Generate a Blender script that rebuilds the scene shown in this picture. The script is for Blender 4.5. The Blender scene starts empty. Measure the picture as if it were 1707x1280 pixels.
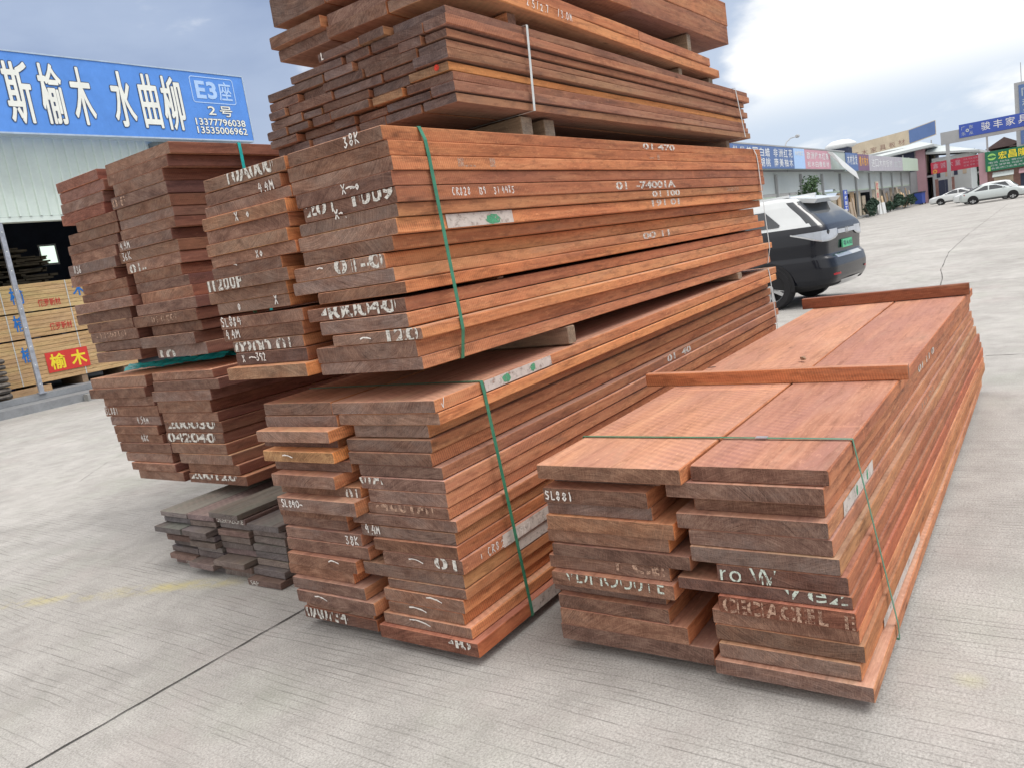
import bpy, bmesh, math, random
from mathutils import Vector, Matrix

# ------------------------------------------------------------------ camera, sky, sun, exposure
SC = bpy.context.scene
COL = SC.collection
CAMH = 1.53
cam_d = bpy.data.cameras.new('camera')
cam_d.sensor_width = 36.0
cam_d.lens = 27.48
cam_d.clip_start = 0.05
cam_d.clip_end = 3000
cam = bpy.data.objects.new('camera', cam_d)
COL.objects.link(cam)
_r = Vector((0.56636895, -0.81000585, -0.15204189))
_u = Vector((0.21741119, -0.0311044, 0.97558438))
_f = Vector((0.79495823, 0.58559631, -0.15848777))
cam.matrix_world = Matrix(((_r.x, _u.x, -_f.x, 0), (_r.y, _u.y, -_f.y, 0), (_r.z, _u.z, -_f.z, CAMH), (0, 0, 0, 1)))
SC.camera = cam

SUN_DIR = Vector((0.16, -0.52, 1.05)).normalized()      # towards the sun, behind thin cloud
SUN_EL = math.asin(SUN_DIR.z)
SUN_AZ = math.atan2(SUN_DIR.x, SUN_DIR.y)
SKY_STRENGTH = 0.10
SC.view_settings.view_transform = 'Standard'
SC.view_settings.look = 'None'
SC.view_settings.exposure = 0.76
SC.view_settings.gamma = 1.0


def new_nodes(nt):
    nt.nodes.clear()


def nd(nt, typ, ins=None, **props):
    n = nt.nodes.new(typ)
    for k, v in props.items():
        setattr(n, k, v)
    for k, v in (ins or {}).items():
        s = n.inputs[k]
        if hasattr(v, 'is_output') or isinstance(v, bpy.types.NodeSocket):
            nt.links.new(v, s)
        else:
            s.default_value = v
    return n


def math_(nt, op, a, b=None, c=None, clamp=False):
    n = nt.nodes.new('ShaderNodeMath')
    n.operation = op
    n.use_clamp = clamp
    for i, v in enumerate((a, b, c)):
        if v is None:
            continue
        if isinstance(v, bpy.types.NodeSocket):
            nt.links.new(v, n.inputs[i])
        else:
            n.inputs[i].default_value = v
    return n.outputs[0]


def ramp(nt, fac, stops, interp='LINEAR'):
    n = nt.nodes.new('ShaderNodeValToRGB')
    n.color_ramp.interpolation = interp
    el = n.color_ramp.elements
    while len(el) < len(stops):
        el.new(0.5)
    for e, (p, c) in zip(el, stops):
        e.position = p
        e.color = (c[0], c[1], c[2], 1) if not isinstance(c, (int, float)) else (c, c, c, 1)
    nt.links.new(fac, n.inputs[0])
    return n.outputs[0]


def mixc(nt, fac, a, b, mode='MIX'):
    n = nt.nodes.new('ShaderNodeMix')
    n.data_type = 'RGBA'
    n.blend_type = mode
    for s, v in ((n.inputs[0], fac), (n.inputs[6], a), (n.inputs[7], b)):
        if isinstance(v, bpy.types.NodeSocket):
            nt.links.new(v, s)
        elif isinstance(v, (int, float)):
            s.default_value = v
        else:
            s.default_value = (v[0], v[1], v[2], 1)
    return n.outputs[2]


def noise(nt, vec, scale, detail=4, rough=0.55, dist=0.0):
    n = nd(nt, 'ShaderNodeTexNoise', {'Scale': scale, 'Detail': detail, 'Roughness': rough, 'Distortion': dist})
    if vec is not None:
        nt.links.new(vec, n.inputs['Vector'])
    return n.outputs[0]


def scaled(nt, vec, s, loc=(0, 0, 0), rot=(0, 0, 0)):
    n = nd(nt, 'ShaderNodeMapping', {'Scale': s, 'Location': loc, 'Rotation': rot})
    nt.links.new(vec, n.inputs['Vector'])
    return n.outputs[0]


# world: sky texture seen through a broken layer of cloud
W = bpy.data.worlds.new('World')
SC.world = W
W.use_nodes = True
nt = W.node_tree
new_nodes(nt)
sky = nd(nt, 'ShaderNodeTexSky', sky_type='NISHITA', sun_disc=False, sun_elevation=SUN_EL, sun_rotation=SUN_AZ,
         air_density=1.2, dust_density=2.0, ozone_density=1.5)
tc = nd(nt, 'ShaderNodeTexCoord')
sep = nd(nt, 'ShaderNodeSeparateXYZ', {0: tc.outputs['Generated']})
gv = tc.outputs['Generated']
n1 = noise(nt, scaled(nt, gv, (1, 1, 2.6), (3.1, 1.7, 0)), 1.5, 3, 0.50, 0.2)
n2 = noise(nt, scaled(nt, gv, (1, 1, 2.2), (7.3, 2.2, 4)), 4.2, 8, 0.55, 0.15)
n3 = noise(nt, scaled(nt, gv, (1, 1, 3.4), (1.3, 8.2, 2)), 3.4, 6, 0.52, 0.25)


def smooth(v, a, b, lo=0.0, hi=1.0):
    return nd(nt, 'ShaderNodeMapRange', {'Value': v, 'From Min': a, 'From Max': b, 'To Min': lo, 'To Max': hi}, interpolation_type='SMOOTHSTEP').outputs[0]


# a great bank of sunlit cloud low over the right of the yard, ragged at its edge
bd = Vector((0.990, 0.060, 0.085)).normalized()
dotn = nd(nt, 'ShaderNodeVectorMath', {0: tc.outputs['Generated'], 1: bd}, operation='DOT_PRODUCT').outputs['Value']
bank = smooth(dotn, 0.932, 0.998)
edge = math_(nt, 'ADD', math_(nt, 'MULTIPLY', bank, 0.72), math_(nt, 'MULTIPLY', math_(nt, 'SUBTRACT', n2, 0.5), 1.35))
white = smooth(edge, 0.15, 0.36)
soft = smooth(math_(nt, 'ADD', math_(nt, 'MULTIPLY', n1, 0.6), math_(nt, 'MULTIPLY', n2, 0.4)), 0.36, 0.66)
low = smooth(sep.outputs[2], 0.02, 0.30, 1.0, 0.0)
veil = mixc(nt, soft, (0.24, 0.315, 0.49), (0.42, 0.50, 0.66))               # grey-blue cloud sheet, thick and thin
veil = mixc(nt, math_(nt, 'MULTIPLY', low, 0.72), veil, (0.58, 0.665, 0.79))   # paler towards the horizon
veil = mixc(nt, smooth(dotn, 0.90, 0.99, 0.0, 0.70), veil, (0.60, 0.68, 0.80))
lit = mixc(nt, smooth(n3, 0.45, 0.60), (0.58, 0.67, 0.80), (1.05, 1.04, 1.02))   # sunlit cloud with grey undersides
lit = mixc(nt, smooth(sep.outputs[2], 0.09, 0.16, 0.0, 0.90), lit, (1.05, 1.04, 1.02))
ccol = mixc(nt, white, veil, lit)
# unseen sky brightened overhead to light the ground, behind the camera for plank ends
zen = smooth(sep.outputs[2], 0.42, 0.80)
ccol = mixc(nt, zen, ccol, (1.72, 1.66, 1.60))
back = math_(nt, 'MULTIPLY', smooth(sep.outputs[0], 0.10, -0.55), 0.85)
ccol = mixc(nt, back, ccol, (1.32, 1.28, 1.24))
ccol = mixc(nt, 1.0, ccol, (6.7, 6.7, 6.7), 'MULTIPLY')
mixs = mixc(nt, 0.94, sky.outputs[0], ccol)
bg = nd(nt, 'ShaderNodeBackground', {'Color': mixs, 'Strength': SKY_STRENGTH})
out = nd(nt, 'ShaderNodeOutputWorld', {'Surface': bg.outputs[0]})

sun_d = bpy.data.lights.new('sun', 'SUN')
sun_d.energy = 1.15
sun_d.angle = math.radians(30)
sun_d.color = (1.0, 0.965, 0.92)
sun = bpy.data.objects.new('sun', sun_d)
COL.objects.link(sun)
sun.rotation_euler = SUN_DIR.to_track_quat('Z', 'Y').to_euler()
sun.location = (0, 0, 30)

# ------------------------------------------------------------------ materials
def mat(name):
    m = bpy.data.materials.new(name)
    m.use_nodes = True
    new_nodes(m.node_tree)
    return m, m.node_tree


def finish(nt, col, rough=0.8, bump=None, bstr=0.3, bdist=0.01, metal=0.0, spec=0.35, alpha=None, trans=0.0, coat=0.0):
    b = nd(nt, 'ShaderNodeBsdfPrincipled')
    for k, v in (('Base Color', col), ('Roughness', rough), ('Metallic', metal), ('Specular IOR Level', spec), ('Alpha', alpha),
                 ('Transmission Weight', trans), ('Coat Weight', coat)):
        if v is None:
            continue
        s = b.inputs[k]
        if isinstance(v, bpy.types.NodeSocket):
            nt.links.new(v, s)
        elif isinstance(v, (int, float)):
            s.default_value = v
        else:
            s.default_value = (v[0], v[1], v[2], 1)
    if bump is not None:
        bn = nd(nt, 'ShaderNodeBump', {'Height': bump, 'Strength': bstr, 'Distance': bdist})
        nt.links.new(bn.outputs[0], b.inputs['Normal'])
    o = nd(nt, 'ShaderNodeOutputMaterial', {'Surface': b.outputs[0]})
    return b


def objvec(nt, rnd=True):
    t = nd(nt, 'ShaderNodeTexCoord')
    oi = nd(nt, 'ShaderNodeObjectInfo')
    if not rnd:
        return t.outputs['Object'], oi
    off = nd(nt, 'ShaderNodeVectorMath', {0: oi.outputs['Random'], 1: (41.0, 23.0, 67.0)}, operation='MULTIPLY')
    v = nd(nt, 'ShaderNodeVectorMath', {0: t.outputs['Object'], 1: off.outputs[0]}, operation='ADD')
    return v.outputs[0], oi


def paint(name, c, rough=0.6, metal=0.0, var=0.12, scale=6.0, spec=0.4, coat=0.0, tint=False):
    m, nt = mat(name)
    v, oi = objvec(nt)
    n = noise(nt, v, scale, 5, 0.6)
    n2 = noise(nt, v, scale * 7, 3, 0.6)
    f = math_(nt, 'ADD', math_(nt, 'MULTIPLY', n, 0.7), math_(nt, 'MULTIPLY', n2, 0.3))
    lo = tuple(x * (1 - var) for x in c)
    hi = tuple(min(1, x * (1 + var)) for x in c)
    col = ramp(nt, f, [(0.3, lo), (0.7, hi)])
    if tint:
        col = mixc(nt, 1.0, col, oi.outputs['Color'], 'MULTIPLY')
    finish(nt, col, rough, metal=metal, spec=spec, coat=coat)
    return m


def wood_long(name, dark, mid, light, face=False):
    m, nt = mat(name)
    v, oi = objvec(nt)
    g = noise(nt, scaled(nt, v, (1.6, 38, 38)), 1.0, 6, 0.62, 0.35)          # long grain
    fine = noise(nt, scaled(nt, v, (9, 220, 220)), 1.0, 3, 0.6, 0.0)         # pores
    blot = noise(nt, scaled(nt, v, (2.1, 5, 9)), 1.0, 5, 0.6, 0.4)           # blotches along a board
    f = math_(nt, 'ADD', math_(nt, 'MULTIPLY', g, 0.55), math_(nt, 'MULTIPLY', blot, 0.45))
    col = ramp(nt, f, [(0.30, dark), (0.48, mid), (0.66, light)])
    col = mixc(nt, math_(nt, 'MULTIPLY', fine, 0.34), col, tuple(x * 0.55 for x in mid))
    # each board has its own cast: some mauve, some tan; both also wander along the board
    hv = math_(nt, 'ADD', noise(nt, scaled(nt, v, (1.1, 6, 6), (2, 9, 4)), 1.0, 3, 0.5), math_(nt, 'MULTIPLY', math_(nt, 'SUBTRACT', oi.outputs['Random'], 0.5), 0.42))
    col = mixc(nt, nd(nt, 'ShaderNodeMapRange', {'Value': hv, 'From Min': 0.52, 'From Max': 0.80, 'To Max': 0.62}).outputs[0], col, (mid[0] * 1.05, mid[1] * 1.42, mid[2] * 1.30))
    col = mixc(nt, nd(nt, 'ShaderNodeMapRange', {'Value': hv, 'From Min': 0.48, 'From Max': 0.22, 'To Max': 0.62}).outputs[0], col, (mid[0] * 0.72, mid[1] * 0.74, mid[2] * 0.98))
    # dark run marks and the pale bars left by stickers
    run = nd(nt, 'ShaderNodeMapRange', {'Value': noise(nt, scaled(nt, v, (3.2, 26, 30), (7, 1, 2)), 1.0, 5, 0.65, 0.6), 'From Min': 0.52, 'From Max': 0.70, 'To Max': 0.62}).outputs[0]
    col = mixc(nt, run, col, tuple(x * 0.62 for x in dark))
    bar = nd(nt, 'ShaderNodeMapRange', {'Value': noise(nt, scaled(nt, v, (7.5, 0.6, 0.6), (1, 6, 2)), 1.0, 2, 0.5), 'From Min': 0.70, 'From Max': 0.76, 'To Max': 0.30}).outputs[0]
    col = mixc(nt, bar, col, tuple(min(1, x * 1.5) for x in mid))
    # saw chatter: close ribs across the board, coming and going
    rot = (0, 0, math.radians(28)) if face else (0, math.radians(12), 0)
    w = nd(nt, 'ShaderNodeTexWave', {'Vector': scaled(nt, v, (1, 1, 1), (0, 0, 0), rot), 'Scale': 9.0 if face else 27.0, 'Distortion': 1.6,
                                     'Detail': 3.0, 'Detail Scale': 1.6}, wave_type='BANDS', bands_direction='X')
    mask = nd(nt, 'ShaderNodeMapRange', {'Value': noise(nt, scaled(nt, v, (0.9, 4, 6), (5, 3, 1)), 1.0, 3), 'From Min': 0.38, 'From Max': 0.68}).outputs[0]
    wm = math_(nt, 'MULTIPLY', w.outputs['Fac'], mask)
    col = mixc(nt, math_(nt, 'MULTIPLY', wm, 0.26 if face else 0.42), col, tuple(min(1, x * (1.7 if face else 1.55)) for x in mid))
    # grime and torn fibre at the scale of a hand
    gk = noise(nt, scaled(nt, v, (11, 34, 46), (2, 7, 9)), 1.0, 6, 0.72, 0.3)
    col = mixc(nt, nd(nt, 'ShaderNodeMapRange', {'Value': gk, 'From Min': 0.50, 'From Max': 0.72, 'To Max': 0.30 if face else 0.55}).outputs[0], col, tuple(x * 0.62 for x in dark))
    tf = noise(nt, scaled(nt, v, (26, 90, 90), (5, 5, 9)), 1.0, 4, 0.7, 0.0)
    col = mixc(nt, nd(nt, 'ShaderNodeMapRange', {'Value': tf, 'From Min': 0.56, 'From Max': 0.76, 'To Max': 0.55}).outputs[0], col, tuple(min(1, x * 1.22) for x in light))
    # greyed, dusty stretches
    dz = nd(nt, 'ShaderNodeMapRange', {'Value': noise(nt, scaled(nt, v, (1.3, 7, 11), (9, 2, 7)), 1.0, 6, 0.7, 0.5), 'From Min': 0.56, 'From Max': 0.80, 'To Max': 0.55}).outputs[0]
    col = mixc(nt, dz, col, (0.30, 0.22, 0.17) if face else (0.22, 0.13, 0.095))
    # knots
    vo = nd(nt, 'ShaderNodeTexVoronoi', {'Vector': scaled(nt, v, (1.1, 3.0, 3.0)), 'Scale': 1.7})
    kn = nd(nt, 'ShaderNodeMapRange', {'Value': vo.outputs['Distance'], 'From Min': 0.015, 'From Max': 0.07, 'To Min': 0.75, 'To Max': 0.0}).outputs[0]
    col = mixc(nt, kn, col, tuple(x * 0.4 for x in dark))
    col = mixc(nt, 1.0, col, oi.outputs['Color'], 'MULTIPLY')
    h = math_(nt, 'ADD', math_(nt, 'MULTIPLY', g, 0.4), math_(nt, 'ADD', math_(nt, 'MULTIPLY', wm, 0.25), math_(nt, 'MULTIPLY', fine, 0.35)))
    finish(nt, col, 0.72, h, 0.5, 0.004, spec=0.25)
    return m


def wood_end(name, dark, mid, light, grey):
    m, nt = mat(name)
    v, oi = objvec(nt)
    # growth-ring arcs: distance from a pith lying some way above or below the board
    raw = nd(nt, 'ShaderNodeTexCoord').outputs['Object']
    r1 = oi.outputs['Random']
    r2 = math_(nt, 'FRACT', math_(nt, 'MULTIPLY', r1, 17.31))
    r3 = math_(nt, 'FRACT', math_(nt, 'MULTIPLY', r1, 71.77))
    sp = nd(nt, 'ShaderNodeSeparateXYZ', {0: raw})
    wv = noise(nt, scaled(nt, v, (2, 3.5, 6)), 1.0, 3, 0.5)
    cy = math_(nt, 'MULTIPLY', math_(nt, 'SUBTRACT', r2, 0.5), 0.75)
    cz = math_(nt, 'MULTIPLY', math_(nt, 'ADD', 0.10, math_(nt, 'MULTIPLY', r3, 0.75)), math_(nt, 'SIGN', math_(nt, 'SUBTRACT', r1, 0.5)))
    dy = math_(nt, 'SUBTRACT', sp.outputs[1], cy)
    dz = math_(nt, 'SUBTRACT', sp.outputs[2], cz)
    dd = math_(nt, 'SQRT', math_(nt, 'ADD', math_(nt, 'MULTIPLY', dy, dy), math_(nt, 'MULTIPLY', dz, dz)))
    dd = math_(nt, 'ADD', dd, math_(nt, 'MULTIPLY', wv, 0.030))
    rv = nd(nt, 'ShaderNodeCombineXYZ', {0: math_(nt, 'MULTIPLY', r1, 50.0), 1: math_(nt, 'MULTIPLY', sp.outputs[1], 9.0), 2: math_(nt, 'MULTIPLY', dd, 250.0)}).outputs[0]
    g = noise(nt, rv, 1.0, 6, 0.68, 0.0)
    blot = noise(nt, scaled(nt, v, (3, 8, 22)), 1.0, 5, 0.62, 0.3)
    spk = noise(nt, v, 260, 3, 0.65)
    f = math_(nt, 'ADD', math_(nt, 'MULTIPLY', g, 0.5), math_(nt, 'MULTIPLY', blot, 0.5))
    col = ramp(nt, f, [(0.33, dark), (0.50, mid), (0.66, light)])
    gm = nd(nt, 'ShaderNodeMapRange', {'Value': math_(nt, 'ADD', noise(nt, scaled(nt, v, (2, 4, 9), (4, 4, 4)), 1.0, 5, 0.7), math_(nt, 'MULTIPLY', math_(nt, 'SUBTRACT', oi.outputs['Random'], 0.5), 0.30)),
                                       'From Min': 0.42, 'From Max': 0.72, 'To Max': 0.75}).outputs[0]
    gcol = mixc(nt, nd(nt, 'ShaderNodeMapRange', {'Value': g, 'From Min': 0.35, 'From Max': 0.65}).outputs[0], tuple(x * 0.68 for x in grey), tuple(x * 1.25 for x in grey))
    col = mixc(nt, gm, col, gcol)
    col = mixc(nt, nd(nt, 'ShaderNodeMapRange', {'Value': spk, 'From Min': 0.48, 'From Max': 0.72, 'To Max': 0.6}).outputs[0], col, tuple(x * 0.5 for x in dark))
    # bandsaw scratches and grime rubbed into them
    sc = noise(nt, scaled(nt, raw, (1, 260, 30), (0, 0, 0), (math.radians(14), 0, 0)), 1.0, 3, 0.6)
    col = mixc(nt, nd(nt, 'ShaderNodeMapRange', {'Value': sc, 'From Min': 0.52, 'From Max': 0.72, 'To Max': 0.40}).outputs[0], col, tuple(min(1, x * 1.25) for x in light))
    gm2 = noise(nt, scaled(nt, v, (5, 15, 28), (3, 8, 5)), 1.0, 6, 0.7, 0.3)
    col = mixc(nt, nd(nt, 'ShaderNodeMapRange', {'Value': gm2, 'From Min': 0.50, 'From Max': 0.74, 'To Max': 0.60}).outputs[0], col, tuple(x * 0.75 for x in dark))
    # checks (drying cracks) along the ring direction
    ck = nd(nt, 'ShaderNodeMapRange', {'Value': noise(nt, scaled(nt, rv, (1, 0.7, 0.55), (8, 1, 3)), 1.0, 3, 0.5, 0.6), 'From Min': 0.26, 'From Max': 0.33, 'To Min': 0.6, 'To Max': 0.0}).outputs[0]
    col = mixc(nt, ck, col, tuple(x * 0.35 for x in dark))
    col = mixc(nt, 1.0, col, oi.outputs['Color'], 'MULTIPLY')
    h = math_(nt, 'SUBTRACT', math_(nt, 'ADD', math_(nt, 'MULTIPLY', g, 0.5), math_(nt, 'MULTIPLY', spk, 0.5)), ck)
    finish(nt, col, 0.85, h, 0.55, 0.004, spec=0.2)
    return m


M_SIDE = wood_long('red_hardwood_edge', (0.175, 0.062, 0.031), (0.485, 0.182, 0.082), (0.66, 0.315, 0.15))
M_SIDE_DARK = wood_long('dark_hardwood_edge', (0.085, 0.034, 0.026), (0.19, 0.078, 0.054), (0.30, 0.14, 0.095))  # darker brown long edges, used on the two left rear bundles only
M_FACE = wood_long('red_hardwood_face', (0.33, 0.150, 0.094), (0.50, 0.252, 0.162), (0.63, 0.362, 0.243), True)
M_END = wood_end('red_hardwood_end', (0.080, 0.038, 0.027), (0.195, 0.104, 0.074), (0.34, 0.205, 0.145), (0.235, 0.170, 0.142))
M_GSIDE = wood_long('weathered_edge', (0.070, 0.053, 0.048), (0.12, 0.094, 0.086), (0.19, 0.15, 0.14))
M_GFACE = wood_long('weathered_face', (0.11, 0.088, 0.078), (0.165, 0.135, 0.12), (0.23, 0.195, 0.175), True)
M_GEND = wood_end('weathered_end', (0.075, 0.058, 0.055), (0.145, 0.118, 0.112), (0.24, 0.20, 0.19), (0.18, 0.162, 0.155))
M_PINE = wood_long('pine_edge', (0.34, 0.20, 0.09), (0.55, 0.35, 0.17), (0.68, 0.48, 0.27))
M_BATTEN = wood_long('batten_edge', (0.16, 0.10, 0.065), (0.27, 0.18, 0.12), (0.40, 0.29, 0.19))
M_BATTEN_END = wood_end('batten_end', (0.13, 0.09, 0.065), (0.27, 0.20, 0.14), (0.40, 0.32, 0.23), (0.30, 0.26, 0.21))


def worn_paint(name, c, thr=0.5, scale=90, soft=0.12, rough=0.9, c2=None):
    m, nt = mat(name)
    v, oi = objvec(nt)
    n = noise(nt, scaled(nt, v, (1, 1, 1.4)), scale, 6, 0.7)
    a = nd(nt, 'ShaderNodeMapRange', {'Value': n, 'From Min': thr - soft, 'From Max': thr + soft}).outputs[0]
    col = ramp(nt, noise(nt, v, 30, 4), [(0.3, tuple(x * 0.82 for x in c)), (0.7, c2 or c)])
    finish(nt, col, rough, alpha=a, spec=0.15)
    return m


M_CHALK = worn_paint('chalk', (0.80, 0.76, 0.72), 0.34, 260, 0.10)
M_STENCIL = worn_paint('white_stencil_paint', (0.68, 0.66, 0.61), 0.44, 60, 0.06)
M_STENCIL_W = worn_paint('faded_stencil_paint', (0.52, 0.34, 0.25), 0.48, 80, 0.10)
M_STENCIL_G = worn_paint('pale_green_stencil_paint', (0.62, 0.69, 0.61), 0.44, 60, 0.06)
M_PATCH = worn_paint('whitewash_patch', (0.60, 0.54, 0.49), 0.36, 26, 0.12)
M_GREENMARK = worn_paint('green_paint_mark', (0.10, 0.36, 0.20), 0.42, 60, 0.12)
M_REDMARK = worn_paint('red_paint_mark', (0.62, 0.06, 0.04), 0.42, 90, 0.12)
M_BAND = paint('green_plastic_band', (0.045, 0.20, 0.12), 0.35, var=0.3, scale=20)
M_BANDW = paint('pale_plastic_band', (0.55, 0.58, 0.57), 0.4, var=0.2, scale=20)
M_FILM = paint('teal_plastic_film', (0.03, 0.46, 0.46), 0.22, var=0.35, scale=10, spec=0.6)

# concrete yard: brushed grooves, stains, pits
m, nt = mat('grooved_concrete')
M_CONC = m
tcn = nd(nt, 'ShaderNodeTexCoord').outputs['Object']
spn = nd(nt, 'ShaderNodeSeparateXYZ', {0: tcn})
wob = math_(nt, 'MULTIPLY', math_(nt, 'SUBTRACT', noise(nt, scaled(nt, tcn, (0.9, 0.5, 1)), 1.0, 3), 0.5), 0.16)
xg = math_(nt, 'ADD', spn.outputs[0], wob)
# a broom line every ~36 mm, each of its own strength and broken along its length
cell = math_(nt, 'FLOOR', math_(nt, 'DIVIDE', xg, 0.036))
fr = math_(nt, 'FRACT', math_(nt, 'DIVIDE', xg, 0.036))
wn = nd(nt, 'ShaderNodeTexWhiteNoise', {'W': cell}, noise_dimensions='1D').outputs[0]
pos = math_(nt, 'ADD', 0.28, math_(nt, 'MULTIPLY', wn, 0.44))
line = nd(nt, 'ShaderNodeMapRange', {'Value': math_(nt, 'ABSOLUTE', math_(nt, 'SUBTRACT', fr, pos)), 'From Min': 0.03, 'From Max': 0.11, 'To Min': 1.0, 'To Max': 0.0}).outputs[0]
brk = nd(nt, 'ShaderNodeCombineXYZ', {0: math_(nt, 'MULTIPLY', cell, 3.7), 1: math_(nt, 'MULTIPLY', spn.outputs[1], 2.6), 2: 0.0}).outputs[0]
brkm = nd(nt, 'ShaderNodeMapRange', {'Value': noise(nt, brk, 1.0, 3, 0.6), 'From Min': 0.40, 'From Max': 0.62}).outputs[0]
pat = nd(nt, 'ShaderNodeMapRange', {'Value': noise(nt, scaled(nt, tcn, (1.3, 0.7, 1), (3, 5, 0)), 1.0, 4, 0.6), 'From Min': 0.30, 'From Max': 0.56}).outputs[0]
groove = math_(nt, 'MULTIPLY', math_(nt, 'MULTIPLY', line, brkm), pat)
big = noise(nt, scaled(nt, tcn, (1, 1, 1)), 0.55, 6, 0.6, 0.4)
med = noise(nt, tcn, 4.5, 6, 0.62, 0.2)
fin = noise(nt, tcn, 95, 4, 0.7)
grit = noise(nt, tcn, 330, 2, 0.6)
f = math_(nt, 'ADD', math_(nt, 'MULTIPLY', big, 0.42), math_(nt, 'ADD', math_(nt, 'MULTIPLY', med, 0.33), math_(nt, 'MULTIPLY', fin, 0.25)))
col = ramp(nt, f, [(0.36, (0.325, 0.310, 0.292)), (0.50, (0.475, 0.457, 0.434)), (0.64, (0.62, 0.60, 0.572))])
gr = nd(nt, 'ShaderNodeMapRange', {'Value': noise(nt, tcn, 120, 4, 0.75), 'From Min': 0.36, 'From Max': 0.62}).outputs[0]
col = mixc(nt, math_(nt, 'MULTIPLY', math_(nt, 'SUBTRACT', 1.0, gr), 0.62), col, (0.15, 0.145, 0.13))
sp1 = nd(nt, 'ShaderNodeMapRange', {'Value': grit, 'From Min': 0.62, 'From Max': 0.78}).outputs[0]
col = mixc(nt, math_(nt, 'MULTIPLY', sp1, 0.65), col, (0.68, 0.66, 0.62))
pit = nd(nt, 'ShaderNodeMapRange', {'Value': noise(nt, scaled(nt, tcn, (1, 1, 1), (4, 4, 1)), 26, 3, 0.6), 'From Min': 0.70, 'From Max': 0.76, 'To Max': 0.6}).outputs[0]
col = mixc(nt, pit, col, (0.10, 0.095, 0.085))
blot = nd(nt, 'ShaderNodeMapRange', {'Value': noise(nt, scaled(nt, tcn, (1, 1.3, 1), (14, 9, 1)), 2.3, 7, 0.68, 0.5), 'From Min': 0.50, 'From Max': 0.72, 'To Max': 0.42}).outputs[0]
col = mixc(nt, blot, col, (0.24, 0.232, 0.215))
# greenish / pinkish stains
col = mixc(nt, nd(nt, 'ShaderNodeMapRange', {'Value': noise(nt, scaled(nt, tcn, (1, 1, 1), (11, 3, 0)), 1.4, 5, 0.6), 'From Min': 0.52, 'From Max': 0.75, 'To Max': 0.30}).outputs[0], col, (0.30, 0.335, 0.265))
col = mixc(nt, nd(nt, 'ShaderNodeMapRange', {'Value': noise(nt, scaled(nt, tcn, (1, 1, 1), (2, 13, 0)), 1.1, 5, 0.6), 'From Min': 0.54, 'From Max': 0.75, 'To Max': 0.35}).outputs[0], col, (0.42, 0.36, 0.345))
# worn yellow line painted across the bay
ln = math_(nt, 'ABSOLUTE', math_(nt, 'SUBTRACT', math_(nt, 'ADD', spn.outputs[0], math_(nt, 'MULTIPLY', spn.outputs[1], 0.54)), 4.447))
lm = nd(nt, 'ShaderNodeMapRange', {'Value': ln, 'From Min': 0.02, 'From Max': 0.11, 'To Min': 1.0, 'To Max': 0.0}).outputs[0]
lw = nd(nt, 'ShaderNodeMapRange', {'Value': noise(nt, scaled(nt, tcn, (1, 1, 1), (1, 1, 0)), 3.2, 6, 0.7), 'From Min': 0.44, 'From Max': 0.66, 'To Max': 0.75}).outputs[0]
yl = nd(nt, 'ShaderNodeMapRange', {'Value': spn.outputs[1], 'From Min': 3.2, 'From Max': 3.9}).outputs[0]
col = mixc(nt, math_(nt, 'MULTIPLY', math_(nt, 'MULTIPLY', lm, lw), yl), col, (0.55, 0.47, 0.16))
# small yellow paint spot
d2 = nd(nt, 'ShaderNodeVectorMath', {0: tcn, 1: (2.594, 0.308, 0.0)}, operation='DISTANCE').outputs['Value']
sm = nd(nt, 'ShaderNodeMapRange', {'Value': math_(nt, 'ADD', d2, math_(nt, 'MULTIPLY', med, 0.05)), 'From Min': 0.03, 'From Max': 0.085, 'To Min': 0.20, 'To Max': 0.0}).outputs[0]
col = mixc(nt, sm, col, (0.55, 0.54, 0.16))
col = mixc(nt, math_(nt, 'MULTIPLY', groove, 0.54), col, (0.11, 0.105, 0.095))
hh = math_(nt, 'SUBTRACT', math_(nt, 'ADD', math_(nt, 'MULTIPLY', fin, 0.5), math_(nt, 'MULTIPLY', gr, 0.35)), math_(nt, 'MULTIPLY', groove, 0.9))
finish(nt, col, 0.88, hh, 0.45, 0.006, spec=0.25)

M_JOINT = paint('joint_filler', (0.055, 0.052, 0.047), 0.9, var=0.4, scale=40)
M_KERB = paint('kerb_concrete', (0.30, 0.30, 0.29), 0.9, var=0.3, scale=5)
M_PAVE = paint('pavement_concrete', (0.24, 0.25, 0.26), 0.85, var=0.25, scale=3)
M_WALLW = paint('white_sheet_metal', (0.70, 0.79, 0.73), 0.5, var=0.08, scale=2.0)
M_STEEL = paint('galvanised_steel', (0.38, 0.40, 0.44), 0.4, metal=0.35, var=0.35, scale=9)
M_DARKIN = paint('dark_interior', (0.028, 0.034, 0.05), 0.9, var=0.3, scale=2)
M_SOFFIT = paint('grey_soffit', (0.16, 0.19, 0.20), 0.7, var=0.2)
M_SIGNBLUE = paint('sign_vinyl_blue', (0.10, 0.27, 0.70), 0.42, var=0.10, scale=1.4)
_b = M_SIGNBLUE.node_tree
_p = [n for n in _b.nodes if n.type == 'BSDF_PRINCIPLED'][0]
_v = nd(_b, 'ShaderNodeTexCoord').outputs['Object']
_h = noise(_b, scaled(_b, _v, (2.2, 1, 0.7), (0, 0, 0), (0, .5, 0)), 1.0, 4, 0.5, 0.6)
_bn = nd(_b, 'ShaderNodeBump', {'Height': _h, 'Strength': 0.5, 'Distance': 0.12})
_b.links.new(_bn.outputs[0], _p.inputs['Normal'])
M_SIGNPALE = paint('sign_pale_blue', (0.40, 0.58, 0.86), 0.5, var=0.08)
M_SIGNWHITE = paint('sign_white', (0.78, 0.80, 0.74), 0.5, var=0.08, scale=4)
M_SIGNDARK = paint('sign_outline', (0.055, 0.075, 0.13), 0.6, var=0.1)
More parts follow.
